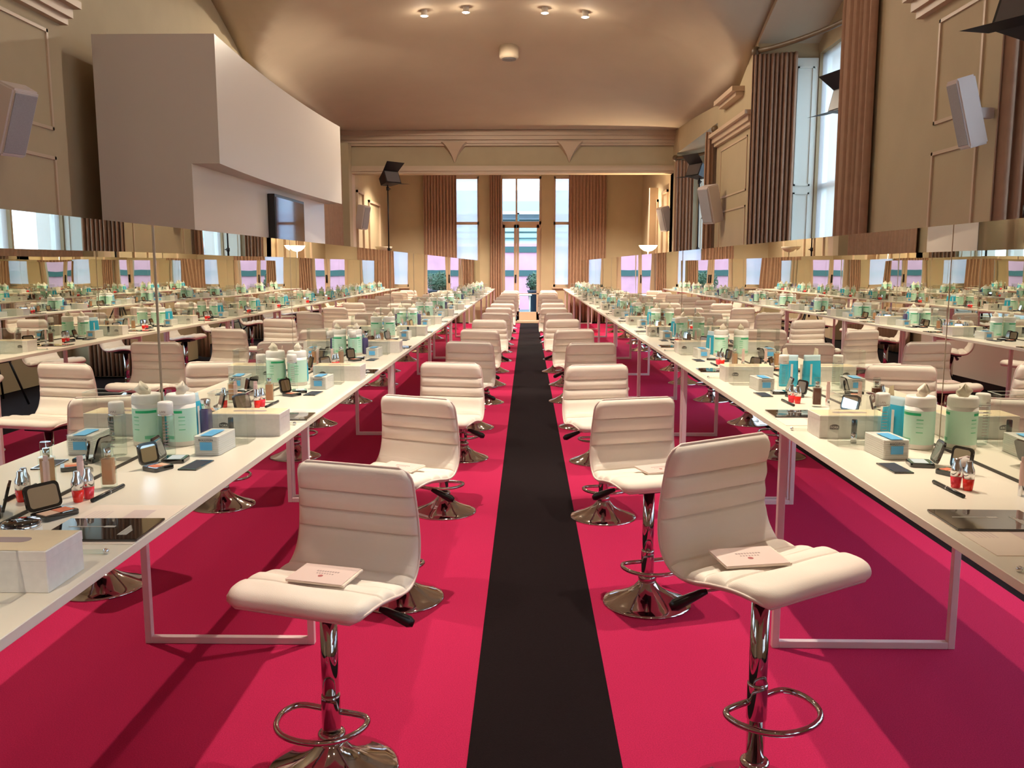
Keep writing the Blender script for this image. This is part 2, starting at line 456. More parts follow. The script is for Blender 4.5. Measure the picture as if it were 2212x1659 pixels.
# ------------------------------------------------------------------ opening with cornice and beam
bm = bmesh.new()
quad_box(bm, XL-.2, -3.38, YB, YB+.3, 0, 3.13); quad_box(bm, 2.80, 3.8, YB, YB+.3, 0, 3.13)
quad_box(bm, XL-.2, 3.8, YB+.06, YB+.3, 3.13, 4.9)
struct('wall_opening', bm, 'wall')
bm = bmesh.new()
for (o1, z0, z1) in ((.03, 3.13, 3.17), (.06, 3.17, 3.23), (.02, 3.23, 3.27), (.02, 3.64, 3.68), (.06, 3.68, 3.74), (.12, 3.74, 3.81), (.16, 3.81, 3.90)):
    quad_box(bm, XL, XR, YB-o1, YB+.06, z0, z1)
struct('trim_beam', bm, 'trim')
bm = bmesh.new()
for xx in (-3.40, 2.78):
    quad_box(bm, xx-.03, xx+.06, YB-.03, YB+.33, 0, 3.13)
struct('trim_jamb', bm, 'trim')
for i, xx in enumerate((-1.38, .79)):
    bm = bmesh.new()
    # tapering bracket under the cornice
    secs = [(.30, 3.70, .17), (.21, 3.64, .15), (.13, 3.55, .12), (.06, 3.45, .07), (.012, 3.34, .02)]
    pr = []
    for (w, z, d) in secs:
        pr.append([bm.verts.new((xx-w, YB+.05, z)), bm.verts.new((xx+w, YB+.05, z)), bm.verts.new((xx+w*.75, YB+.06-d, z)), bm.verts.new((xx-w*.75, YB+.06-d, z))])
    for a, b in zip(pr, pr[1:]):
        for q in range(4): bm.faces.new((a[q], a[(q+1)%4], b[(q+1)%4], b[q]))
    bm.faces.new(pr[0]); bm.faces.new(pr[-1])
    struct('trim_bracket_%d' % (i+1), bm, 'trim')
# springing blocks of the vault
bm = bmesh.new()
for xx, d in ((XR, -1), (XL, 1)):
    for (w, z0, z1, yy) in ((.10, 3.55, 3.60, .5), (.16, 3.60, 3.66, .55)):
        quad_box(bm, min(xx, xx+w*d), max(xx, xx+w*d), YA-.1-yy, YA-.1+yy, z0, z1)
struct('trim_springing', bm, 'trim')

# ------------------------------------------------------------------ alcove and window wall
struct('wall_alcove_left', box(-3.6, -3.42, YB+.3, YW, 0, 3.75), 'wall')
struct('wall_alcove_right', box(2.80, 2.98, YB+.3, YW, 0, 3.75), 'wall')
bm = bmesh.new()
for (ya, yb, za, zb) in ((17.6, 18.3, .5, 2.9), (18.9, 20.3, .1, 2.8)):
    w = .05
    for (a, b, c, d) in ((ya, yb, zb-w, zb), (ya, ya+w, za, zb), (yb-w, yb, za, zb), (ya, yb, za, za+w)):
        quad_box(bm, -3.42, -3.38, a, b, c, d); quad_box(bm, 2.76, 2.80, a, b, c, d)
quad_box(bm, 2.62, 2.80, 19.0, 19.12, 0, 3.05)
struct('trim_alcove', bm, 'trim')
wins = ((-1.80, -1.18, .88), (-.66, .34, 0), (.64, 1.26, .88))
bm = bmesh.new()
edges = [-3.6] + [v for w_ in wins for v in w_[:2]] + [2.98]
for i in range(0, len(edges), 2):
    quad_box(bm, edges[i], edges[i+1], YW, YW+.35, 0, 3.75)
for (a, b, z0) in wins:
    quad_box(bm, a, b, YW, YW+.35, 3.56, 3.75)
    if z0: quad_box(bm, a, b, YW, YW+.35, 0, z0)
struct('wall_window', bm, 'wall')
# side sash windows with blinds
for i, (a, b, z0) in enumerate((wins[0], wins[2])):
    wn += 1
    root = bpy.data.objects.new('window_%d' % wn, None); C.objects.link(root); root['kind'] = 'structure'
    bm = bmesh.new(); w = .05
    for (xa, xb, za, zb) in ((a, b, 3.5, 3.56), (a, b, z0, z0+.06), (a, a+w, z0, 3.56), (b-w, b, z0, 3.56), (a, b, 2.40, 2.47)):
        quad_box(bm, xa, xb, YW+.08, YW+.14, za, zb)
    obj('window_frame', bm, 'trim', root)
    obj('glass_pane', box(a+w, b-w, YW+.105, YW+.111, z0+.06, 3.5), 'glass', root)
    obj('blind', box(a+w, b-w, YW+.16, YW+.163, z0+.06, 3.5), 'blind', root)
    obj('sill', box(a-.02, b+.02, YW-.05, YW+.1, z0-.04, z0), 'trim', root)
# central double door with fanlight
root = bpy.data.objects.new('door_1', None); C.objects.link(root); root['kind'] = 'structure'
a, b = -.66, .34
bm = bmesh.new()
for (xa, xb, za, zb) in ((a, b, 3.5, 3.56), (a, a+.05, 0, 3.56), (b-.05, b, 0, 3.56), (a, b, 2.40, 2.48), (-.29, -.245, 2.48, 3.5), (a, b, 0, .05)):
    quad_box(bm, xa, xb, YW+.06, YW+.14, za, zb)
obj('door_frame', bm, 'trim', root)
obj('glass_pane', box(a+.05, b-.05, YW+.10, YW+.106, 2.48, 3.5), 'glass', root)
for (xa, xb) in ((a+.05, -.27), (-.265, b-.05)):
    bm = bmesh.new(); w = .06
    for (p, q, za, zb) in ((xa, xa+w, .05, 2.40), (xb-w, xb, .05, 2.40), (xa, xb, .05, .26), (xa, xb, 2.32, 2.40), (xa, xb, .70, .72)):
        quad_box(bm, p, q, YW+.07, YW+.12, za, zb)
    lf = obj('door_leaf', bm, 'trim', root)
    obj('door_pane', box(xa+w, xb-w, YW+.095, YW+.10, .26, 2.32), 'glass', lf)
bm = bmesh.new(); tube(bm, [(-.29, YW+.04, 1.0), (-.29, YW+.04, 1.16)], .012, 8); quad_box(bm, -.31, -.27, YW+.05, YW+.07, .98, 1.18)
obj('door_handle', bm, 'black', root)
struct('trim_door_step', box(-.8, .5, YW-.3, YW+.05, 0, .06, .01), 'trim')
G = 'brown pleated curtains of the far window wall'
add_curtain('brown curtain left of the far left window, on the far wall', [(-2.53, YW-.12), (-1.72, YW-.12)], .03, 3.6, G, fold=.075, seed=11)
add_curtain('narrow brown curtain at the left edge of the far glass door', [(-.92, YW-.12), (-.62, YW-.12)], .03, 3.6, G, fold=.06, seed=12)
add_curtain('wide brown curtain right of the far right window, on the far wall', [(1.0, YW-.12), (1.92, YW-.12)], .03, 3.6, G, fold=.08, seed=13)

# ------------------------------------------------------------------ outside the far windows
struct('ground', box(-14, 22, YW+.4, 40, -.25, -.1), 'paving')
struct('ground_side', box(3.9, 22, -8, YW+.4, -.6, -.5), 'paving')
t = thing('garden_wall', 'pink rendered garden wall with green bands seen through the far windows', 'wall', (0, 30, -.1))
obj('wall_face', box(-9, 9, 0, .25, 0, 2.25), 'pinkwall', t)
for z in (1.15, 1.95): obj('band', box(-9, 9, -.05, 0, z, z+.2), 'teal', t)
t = thing('glass_canopy', 'pale glass canopy with steel beams above the pink wall outside', 'canopy', (0, 30.3, 2.2))
obj('roof', box(-9, 9, 0, 3.2, .95, 1.05), 'facade', t)
for k in range(4): obj('beam', box(-9, 9, .05+k*.25, .2+k*.25, .1+.22*k, .16+.22*k), 'teal', t)
for x in (-6, -2, -.4, 1.5, 5): obj('post', box(x, x+.12, 0, .12, -2.2, 1), 'teal', t)
t = thing('office_building', 'pale building with light blue window bands behind the canopy outside', 'building', (0, 38, -.1))
obj('facade', box(-12, 12, 0, 3, 0, 4.7), 'facade', t)
for k, z in enumerate((2.6, 3.7)): obj('window_band', box(-12, 12, -.04, 0, z, z+.55), 'bandblue', t)
t = thing('side_building', 'pale building with green bands outside the right window bays', 'building', (13, 8, -.5))
obj('facade', box(0, 3, -16, 16, 0, 3.4), 'facade', t)
for z in (1.2, 2.1): obj('band', box(-.06, 0, -16, 16, z, z+.22), 'teal', t)
# planter with a clipped shrub
t = thing('potted_shrub', 'round clipped shrub in a tall dark pot outside the glass door', 'potted plant', (.32, 25.3, -.1))
bm = bmesh.new(); lathe(bm, [(.2, 0), (.3, .75), (.32, .75), (.32, .8), (.27, .8)], 20); obj('pot', bm, 'pot', t, True)
bm = bmesh.new(); rnd = random.Random(3)
for i in range(700):
    th, ph = rnd.uniform(0, 2*PI), math.acos(rnd.uniform(-1, 1)); r = rnd.uniform(.24, .36)
    p = Vector((r*math.sin(ph)*math.cos(th), r*math.sin(ph)*math.sin(th), 1.02+r*math.cos(ph)*.9))
    d = Vector((rnd.uniform(-1, 1), rnd.uniform(-1, 1), rnd.uniform(-1, 1))).normalized()*.05; e = d.orthogonal().normalized()*.02
    bm.faces.new([bm.verts.new(p-d), bm.verts.new(p+e), bm.verts.new(p+d), bm.verts.new(p-e)])
bmesh.ops.create_icosphere(bm, subdivisions=2, radius=.25, matrix=T(0, 0, 1.02))
obj('foliage', bm, 'leaf', t)
t = thing('garden_table', 'white metal garden table outside the glass door', 'table', (-.28, 23.6, -.1))
obj('tabletop', box(-.5, .4, -.3, .3, .70, .73, .01), 'white_paint', t)
for sx in (-.45, .35):
    bm = bmesh.new(); tube(bm, [(sx, -.25, 0), (sx, -.25, .7)], .018, 8); tube(bm, [(sx, .25, 0), (sx, .25, .7)], .018, 8); obj('leg', bm, 'white_paint', t)
t = thing('garden_chair', 'white metal garden chair beside the garden table outside', 'chair', (.5, 23.7, -.1))
bm = bmesh.new()
for sy in (-.2, .2):
    tube(bm, [(.2, sy, 0), (.2, sy, .45), (.24, sy, .85)], .014, 8); tube(bm, [(-.2, sy, 0), (-.18, sy, .45)], .014, 8)
tube(bm, [(.24, -.2, .85), (.24, .2, .85)], .014, 8); obj('frame', bm, 'white_paint', t)
obj('seat', box(-.2, .22, -.22, .22, .44, .46), 'white_paint', t)

# ------------------------------------------------------------------ white media wall on the left
t = thing('media_wall', 'big white built-out media wall with a concave upper panel on the left', 'media wall', (0, 0, 0))
def face_x(y, ends, sag):
    u = (y-6.9)/(11.4-6.9); return ends-sag*4*u*(1-u)
bm = bmesh.new(); n = 120; pr = []
for j in range(n+1):
    y = 6.9+4.5*j/n; x = face_x(y, -2.40, .075)
    pr.append([bm.verts.new((x, y, 2.19)), bm.verts.new((x, y, 3.16)), bm.verts.new((-3.35, y, 3.16)), bm.verts.new((-3.35, y, 2.19))])
for j in range(n):
    for q in range(4):
        f = bm.faces.new((pr[j][q], pr[j][(q+1)%4], pr[j+1][(q+1)%4], pr[j+1][q]))
bm.faces.new(pr[0]); bm.faces.new(pr[-1])
obj('upper_panel', bm, 'box', t)
obj('lower_panel', box(-3.35, -2.62, 6.9, 11.35, .10, 2.1899), 'box', t)
obj('plinth', box(-3.3, -2.7, 6.95, 11.3, 0, .10), 'lampblack', t)
t = thing('television', 'black flat television mounted under the white media wall overhang', 'television', (-2.62, 8.87, 0))
obj('casing', box(0.001, .075, 0, 1.16, 1.40, 2.12, .006), 'black', t)
obj('screen', box(.075, .078, .025, 1.135, 1.43, 2.09), 'gloss', t)

# ------------------------------------------------------------------ wall speakers, flood lights, uplighters
def speaker(loc, rz, tilt, label, s=1.0, n=1.0):
    t = thing('wall_speaker', label, 'speaker', loc, rz, 'tilted wall speakers')
    m = R(tilt, 'X') @ Matrix.Diagonal((s*n, s*n, s, 1))
    bm = bmesh.new(); prism(bm, [(-.13, .10), (.13, .10), (.105, -.10), (-.105, -.10)], -.26, .26)
    bmesh.ops.bevel(bm, geom=bm.edges[:], offset=.015, segments=2, affect='EDGES')
    obj('cabinet', xf(bm, m), 'speaker', t)
    bm = box(-.09, .09, -.108, -.100, -.23, .23, .004); obj('grille', xf(bm, m), 'grille', t)
    bm = bmesh.new(); quad_box(bm, -.02, .02, .06, .16, -.03, .03); obj('bracket', bm, 'speaker', t)
    return t
speaker((-3.14, 5.40, 2.28), math.radians(66), math.radians(24), 'grey tilted wall speaker on the left wall at the picture edge', .8)
speaker((2.58, 5.32, 2.29), math.radians(-84), math.radians(16), 'grey tilted wall speaker on the right pier beside the tan curtain', .78, .7)
speaker((2.55, 12.4, 2.25), math.radians(-55), math.radians(16), 'pale tilted wall speaker on the far right pier, near the brown curtains', 1.0)
speaker((2.66, 17.15, 2.30), math.radians(-62), math.radians(16), 'tilted wall speaker above the glowing patch on the alcove right wall', .9)
speaker((-3.25, 17.4, 2.35), math.radians(60), math.radians(12), 'small tilted wall speaker on the alcove left wall', .9)

def flood(loc, rz, tilt, label):
    t = thing('flood_light', label, 'flood light', (loc[0], loc[1], 0), rz, 'black flood lights on stands')
    z = loc[2]; m = T(0, 0, z) @ R(tilt, 'X')
    bm = bmesh.new()
    a = [bm.verts.new(p) for p in ((-.17,-.12,.12),(.17,-.12,.12),(.17,-.12,-.10),(-.17,-.12,-.10))]
    b = [bm.verts.new(p) for p in ((-.11,.10,.07),(.11,.10,.07),(.11,.10,-.06),(-.11,.10,-.06))]
    for q in range(4): bm.faces.new((a[q], a[(q+1)%4], b[(q+1)%4], b[q]))
    bm.faces.new(b); bm.faces.new(a[::-1])
    obj('lamp_head', xf(bm, m), 'lampblack', t)
    bm = box(-.15, .15, -.128, -.121, -.085, .105); obj('front_glass', xf(bm, m), 'lampgrey', t)
    for sgn in (1, -1):
        bm = bmesh.new(); v = [bm.verts.new(p) for p in ((-.17,-.12,.12*sgn), (.17,-.12,.12*sgn), (.2,-.30,.2*sgn), (-.2,-.30,.2*sgn))]
        bm.faces.new(v); bmesh.ops.solidify(bm, geom=bm.faces[:], thickness=.006)
        obj('barn_door', xf(bm, m), 'lampblack', t)
    bm = bmesh.new(); tube(bm, [(0, .02, .5), (0, .02, 1.7)], .017, 10); tube(bm, [(0, .02, 1.65), (0, .02, z-.08)], .012, 10)
    obj('pole', bm, 'lampblack', t)
    for zz in (1.15, 1.68, z-.14):
        bm = bmesh.new(); lathe(bm, [(.026, -.03), (.026, .03)], 12, (0, .02, zz)); tube(bm, [(0, .02, zz), (.06, .02, zz)], .009, 8); obj('clamp', bm, 'lampblack', t)
    for k in range(3):
        an = 2*PI*k/3+.4; bm = bmesh.new()
        tube(bm, [(0, .02, .85), (.36*math.cos(an), .02+.36*math.sin(an), .012)], .011, 8)
        tube(bm, [(0, .02, .42), (.19*math.cos(an), .02+.19*math.sin(an), .45)], .008, 8)
        obj('leg', bm, 'lampblack', t)
    return t
flood((-2.42, 15.4, 2.87), math.radians(50), math.radians(-22), 'black flood light on a tall stand near the left side of the opening')
flood((2.86, 14.9, 2.93), math.radians(-60), math.radians(-22), 'black flood light in the farthest right window bay')
flood((3.08, 8.6, 2.93), math.radians(-75), math.radians(-15), 'black flood light half hidden by the second bay curtain')
flood((2.57, 4.6, 2.64), math.radians(-60), math.radians(-22), 'black flood light at the upper right picture corner')

def uplighter(x, y, lit, label):
    t = thing('floor_lamp', label, 'floor lamp', (x, y, 0), 0, 'bowl uplighter floor lamps')
    bm = bmesh.new(); lathe(bm, [(.14, 0), (.14, .02), (.03, .035), (.015, .05)], 24); obj('base', bm, 'silver', t)
    bm = bmesh.new(); tube(bm, [(0, 0, .04), (0, 0, 1.70)], .011, 10); obj('pole', bm, 'silver', t)
    bm = bmesh.new(); lathe(bm, [(.02, 1.68), (.09, 1.70), (.15, 1.745), (.185, 1.80), (.178, 1.80), (.14, 1.75), (.08, 1.715), (.01, 1.70)], 32, cap1=True)
    obj('lamp_bowl', bm, 'bowlglow' if lit else 'bowl', t, True)
    if lit:
        bm = bmesh.new(); bmesh.ops.create_uvsphere(bm, u_segments=12, v_segments=8, radius=.03, matrix=T(0, 0, 1.75)); obj('bulb', bm, 'bulb', t)
    return t
uplighter(2.40, 17.5, True, 'glowing bowl floor lamp right of the far opening')
uplighter(-3.05, 18.6, False, 'unlit bowl floor lamp left inside the far alcove')

# ------------------------------------------------------------------ ceiling spot lights
def lamp_data(name, power, col, size, blend, rad=.03):
    l = bpy.data.lights.new(name, 'SPOT'); l.energy = power; l.color = col; l.spot_size = math.radians(size); l.spot_blend = blend; l.shadow_soft_size = rad
    return l
WARM = (1.0, .86, .68)
def point_data(p):
    l = bpy.data.lights.new('glow', 'POINT'); l.energy = p; l.color = WARM; l.shadow_soft_size = .03; return l
def spot_fixture(x, y, power, size, blend, label, wide=0, aim=(0, 0), proto=[None]):
    z = z_ceil(x, y)-.015
    if proto[0] is None:
        t = thing('ceiling_spotlight', label, 'spotlight', (x, y, z), 0, 'ceiling spotlights')
        bm = bmesh.new(); lathe(bm, [(.04, .06), (.04, -.04), (.052, -.046), (.054, -.054), (.046, -.056)], 24, cap0=True, cap1=False); obj('housing', bm, 'white', t, True)
        bm = bmesh.new(); lathe(bm, [(.034, -.050), (.030, -.060), (.016, -.064), (.004, -.065)], 16); obj('lamp_lens', bm, 'bulb', t)
        proto[0] = t
    else:
        t = dup(proto[0], (x, y, z), 0, label)
    if power:
        l = bpy.data.objects.new('spot', lamp_data('spot', power, WARM, size, blend)); C.objects.link(l)
        l.location = (x, y, z-.085); d = Vector((aim[0], aim[1], -3.6)); l.rotation_euler = d.to_track_quat('-Z', 'Y').to_euler()
        l.name = 'spot_lamp'
    if wide:
        l = bpy.data.objects.new('spot_lamp', point_data(2)); C.objects.link(l); l.location = (x, y, z-.13)
        l = bpy.data.objects.new('spot_lamp', lamp_data('wide_spot', wide, WARM, 172, .12)); C.objects.link(l); l.location = (x, y, z-.09)
    return t
rows = [
    (-.6, ((-1.3, 360), (.9, 90)), 'added unseen behind the camera'),  # unseen row, added to brighten the near tables
    (3.75, ((-2.5, 230), (-.1, 430), (.95, 230)), 'above the nearest tables'),
    (7.6, ((-.75, 290), (.55, 290)), 'above the second tables'),
    (11.75, ((-1.34, 200), (-.80, 170), (.22, 170), (.74, 200)), 'in the row of four lit spotlights'),
]
for ri, (y, xs, where) in enumerate(rows):
    for i, (x, p) in enumerate(xs):
        spot_fixture(x, y, p, 66, .45, 'small lit ceiling spotlight, %s from the left, %s' % (ORD[i], where), wide=(120 if i == 0 else 30) if ri == 3 else 10)
# alcove downlights (recessed in the alcove ceiling)
for i, (x, y, p) in enumerate(((-2.3, 19.0, 420), (-.3, 18.6, 420), (1.8, 19.0, 420))):
    t = dup(bpy.data.objects['ceiling_spotlight'], (x, y, 3.735), 0, 'recessed alcove ceiling spotlight, %s from the left' % ORD[i])
    l = bpy.data.objects.new('spot_lamp', lamp_data('spot', p, WARM, 130, .6)); C.objects.link(l); l.location = (x, y, 3.65)
# lamp inside the uplighter, then an added spot without fixture for the wall glow
l = bpy.data.lights.new('uplight', 'SPOT'); l.energy = 170; l.color = (1, .74, .46); l.spot_size = math.radians(110); l.spot_blend = .8; l.shadow_soft_size = .04
o = bpy.data.objects.new('uplight_lamp', l); C.objects.link(o); o.location = (2.40, 17.5, 1.80); o.rotation_euler = (PI, math.radians(-12), 0)
l = bpy.data.lights.new('glow_helper', 'SPOT'); l.energy = 260; l.color = (1, .78, .48); l.spot_size = math.radians(44); l.spot_blend = .8; l.shadow_soft_size = .03
o = bpy.data.objects.new('wall_glow_helper', l); C.objects.link(o); o.location = (2.62, 17.75, 2.2); o.rotation_euler = (0, math.radians(18), 0)

# smoke extractor on the ceiling
t = thing('ceiling_vent', 'round white ceiling vent with a dark mouth below the spotlights', 'vent', (-.27, 13.0, z_ceil(-.27, 13.0)-.02))
bm = bmesh.new(); lathe(bm, [(.14, .05), (.14, -.10), (.13, -.13)], 28); obj('housing', bm, 'ceiling', t, True)
bm = bmesh.new(); lathe(bm, [(.105, -.131), (.10, -.145), (.05, -.15)], 28); obj('vent_grille', bm, 'lampgrey', t, True)

# ------------------------------------------------------------------ tables and mirrors
TZ = .85
TABLES = {'left': (-1.465, -.782, -1.125), 'right': (.868, 1.585, 1.262)}
JOINTS = [1.03, 5.06, 9.09, 13.12, 17.15, 21.18]
def leg_frame(x0, x1):
    bm = bmesh.new(); w = .0125
    quad_box(bm, x0, x0+2*w, -w, w, 0, TZ-.022); quad_box(bm, x1-2*w, x1, -w, w, 0, TZ-.022)
    quad_box(bm, x0+2*w, x1-2*w, -w, w, 0, .026); quad_box(bm, x0+2*w, x1-2*w, -w, w, TZ-.05, TZ-.0225)
    bmesh.ops.bevel(bm, geom=bm.edges[:], offset=.0015, segments=1, affect='EDGES')
    return bm
for side, (x0, x1, xm) in TABLES.items():
    proto = None
    for k in range(5):
        lab = 'long narrow white makeup table, %s from the camera in the %s-hand row' % (ORD[k], side)
        if proto is None:
            proto = thing('makeup_table', lab, 'table', (0, JOINTS[0], 0), 0, 'white makeup tables')
            obj('tabletop', box(x0, x1, .003, 4.027, TZ-.02, TZ, .0015, 1), 'table', proto)
            o = obj('leg_frame', leg_frame(x0+.04, x1-.008), 'legs', proto); o.location = (0, .03, 0)
            for yy in (2.045, 4.0):
                c = o.copy(); C.objects.link(c); c.location = (0, yy, 0); c.parent = proto
        else:
            dup(proto, (0, JOINTS[k], 0), 0, lab)
    # mirror panels standing back to back down the middle
    pm = None; rnd = random.Random(side)
    for k in range(13):
        lab = 'tall frameless mirror panel, %s from the camera on the %s-hand tables' % (ORD[k], side)
        y = 1.12+1.5*k
        if pm is None:
            bm = bmesh.new(); quad_box(bm, -.006, .006, .0008, 1.4992, .008, .67, 0)
            for f in bm.faces: f.material_index = 0 if abs(f.calc_center_median().x) > .005 else 1
            pm = obj('mirror_panel', bm, ['mirror', 'edge']); tag(pm, lab, 'mirror', 'mirror panels on the tables'); pm.location = (xm, y, TZ)
            bm = box(-.008, .008, .003, 1.497, 0, .008); obj('bottom_channel', bm, 'dark', pm)
            bm = box(-.0068, .0068, -.0008, .0008, 0.008, .67); obj('joint_strip', bm, 'edge', pm)
            o0 = pm
        else:
            o0 = dup(pm, (xm, y, TZ), 0, lab)
        o0.rotation_euler = (0, 0, math.radians(rnd.uniform(-.12, .12)))

# ------------------------------------------------------------------ bar stools
PROF = [(-.176, .524), (-.168, .540), (-.143, .548), (-.09, .550), (-.03, .543), (.03, .531), (.085, .527), (.126, .538), (.156, .568), (.172, .61), (.176, .66), (.172, .72), (.162, .79), (.150, .843)]
def prof_pts(n):
    """resample the seat profile evenly (Catmull-Rom)"""
    P = [Vector(p) for p in PROF]; out = []
    for i in range(len(P)-1):
        p0, p1, p2, p3 = P[max(i-1, 0)], P[i], P[i+1], P[min(i+2, len(P)-1)]
        for k in range(12):
            t = k/12
            out.append(.5*((2*p1)+(p2-p0)*t+(2*p0-5*p1+4*p2-p3)*t*t+(3*p1-p0-3*p2+p3)*t**3))
    out.append(P[-1]); L = [0]
    for a, b in zip(out, out[1:]): L.append(L[-1]+(b-a).length)
    tot = L[-1]; res = []
    k = 0
    for i in range(n+1):
        s = tot*i/n
        while k < len(L)-2 and L[k+1] < s: k += 1
        t = (s-L[k])/(L[k+1]-L[k]); res.append(out[k].lerp(out[k+1], t))
    return res, tot
NS = 220
PP, TOT = prof_pts(NS)
GROOVES = [.17, .28, .39, .49, .69, .78, .868]    # fractions along the pad
def width(s):
    w = .205
    if s < .5: w = .200+.012*math.sin(PI*min(1, s/.5))
    else: w = .200-.020*(s-.5)/.5
    e = min(s, 1-s)*TOT; r = .045
    if e < r: w -= r*(1-math.sqrt(max(0, 1-((r-e)/r)**2)))*.75
    return w
def stool_pad(sgn, thick, groove):
    bm = bmesh.new(); nu = 22; rows = []
    for i in range(NS+1):
        s = i/NS; p = PP[i]
        t = (PP[min(i+1, NS)]-PP[max(i-1, 0)]).normalized(); nr = Vector((-t.y, t.x))*sgn     # pad side
        w = width(s); row = []
        es = min(s, 1-s)*TOT
        fs = math.sqrt(max(0, 1-max(0, 1-es/.03)**2))
        gr = 0
        if groove:
            for gpos in GROOVES:
                d = abs(s-gpos)*TOT; gr = max(gr, math.exp(-(d/.0042)**2), .42*math.exp(-(d/.016)**2))
        for j in range(nu+1):
            u = -1+2*j/nu; uu = math.sin(u*PI/2)
            eu = (1-abs(uu))*w
            fu = math.sqrt(max(0, 1-max(0, 1-eu/.028)**2))
            h = thick*min(fs, 1)*fu
            if groove:
                h = h*(1-.72*gr)
                if s < .55: h += .0012*math.sin(u*9+s*31)*fu
            q = p+nr*h
            row.append(bm.verts.new((uu*w, q.x, q.y)))
        rows.append(row)
    for a, b in zip(rows, rows[1:]):
        for j in range(nu):
            f = bm.faces.new((a[j], a[j+1], b[j+1], b[j])); f.smooth = True
    return bm
def stool_outline():
    pts = []
    idx = list(range(0, NS+1, 5))
    for i in idx: pts.append((width(i/NS), PP[i].x, PP[i].y))
    w = width(1)
    for k in range(1, 6): pts.append((w*(1-k/3.0), PP[NS].x, PP[NS].y))
    for i in idx[::-1]: pts.append((-width(i/NS), PP[i].x, PP[i].y))
    w = width(0)
    for k in range(1, 6): pts.append((-w*(1-k/3.0), PP[0].x, PP[0].y))
    return pts
def footrest(bm):
    pts = [(.018, .012, .0)]
    ctl = [(.018, .012), (.085, .012), (.112, .0), (.124, -.03), (.121, -.07), (.10, -.115), (.06, -.148), (0, -.160)]
    full = ctl+[(-x, y) for x, y in ctl[::-1][1:]]
    P = [Vector((x, y, 0)) for x, y in full]; out = []
    for i in range(len(P)-1):
        p0, p1, p2, p3 = P[max(i-1, 0)], P[i], P[i+1], P[min(i+2, len(P)-1)]
        for k in range(4):
            t = k/4; out.append(.5*((2*p1)+(p2-p0)*t+(2*p0-5*p1+4*p2-p3)*t*t+(3*p1-p0-3*p2+p3)*t**3))
    out.append(P[-1])
    tube(bm, [(p.x, p.y, .175) for p in out], .0085, 10)
    return bm
def make_stool(lever_dir, lift, label, group):
    t = thing('bar_stool', label, 'bar stool', (0, 0, 0), 0, group)
    seat = stool_pad(-1, .0, False); seat.free()
    # padded leather cushion: the face towards the sitter
    o = obj('seat', stool_pad(1, .024, True), 'leather', t); o.location.z = lift
    o2 = obj('seat_shell', stool_pad(-1, .016, False), 'shell', t); o2.location.z = lift
    bm = bmesh.new(); tube(bm, stool_outline(), .0042, 6, closed=True); o3 = obj('piping', bm, 'shell', t); o3.location.z = lift
    bm = bmesh.new(); lathe(bm, [(.185, .0), (.1855, .005), (.178, .010), (.150, .020), (.115, .034), (.080, .052), (.055, .070), (.040, .088), (.033, .098)], 56)
    obj('base', bm, 'chrome', t)
    bm = bmesh.new(); lathe(bm, [(.034, .096), (.0385, .101), (.0385, .116), (.034, .121), (.026, .122)], 32); obj('collar', bm, 'chrome', t)
    bm = bmesh.new(); lathe(bm, [(.0235, .12), (.0235, .50+lift)], 32); obj('column', bm, 'chrome', t)
    bm = bmesh.new(); lathe(bm, [(.026, .13+lift), (.0265, .132+lift), (.0265, .222+lift), (.0255, .228+lift)], 32, cap0=True); ob = obj('footrest_sleeve', bm, 'chrome', t)
    bm = bmesh.new(); footrest(bm); o5 = obj('footrest', bm, 'chrome', t); o5.location.z = lift
    bm = box(-.085, .085, -.085, .085, .490, .514, .004); o6 = obj('mounting_plate', bm, 'black', t); o6.location.z = lift
    bm = bmesh.new(); d = Vector(lever_dir).normalized(); e0 = d*.03; e1 = d*.14; e2 = d*.22
    tube(bm, [(e0.x, e0.y, .494), (e1.x, e1.y, .476), (e1.x*1.12, e1.y*1.12, .470)], .0045, 8); o7 = obj('lever', bm, 'chrome', t); o7.location.z = lift
    bm = bmesh.new(); tube(bm, [(e1.x, e1.y, .476), (e1.x*1.12, e1.y*1.12, .470), (e2.x, e2.y, .440), (e2.x*1.06, e2.y*1.06, .434)], [.007, .011, .017, .010], 10); g_ = obj('lever_grip', bm, 'black', o7)
    return t
import_r = {}
LP = make_stool((.95, .3, 0), 0, 'x', 'x'); RP = make_stool((-.87, .5, 0), .105, 'x', 'x'); NP = make_stool((-.87, .5, 0), .0, 'x', 'x')
used = set()
def put_stool(proto, loc, rz, label, group):
    if proto.name not in used:
        used.add(proto.name); proto.location = loc; proto.rotation_euler = (0, 0, rz); proto['label'] = label; proto['group'] = group; return proto
    return dup(proto, loc, rz, label, group)
D = math.radians
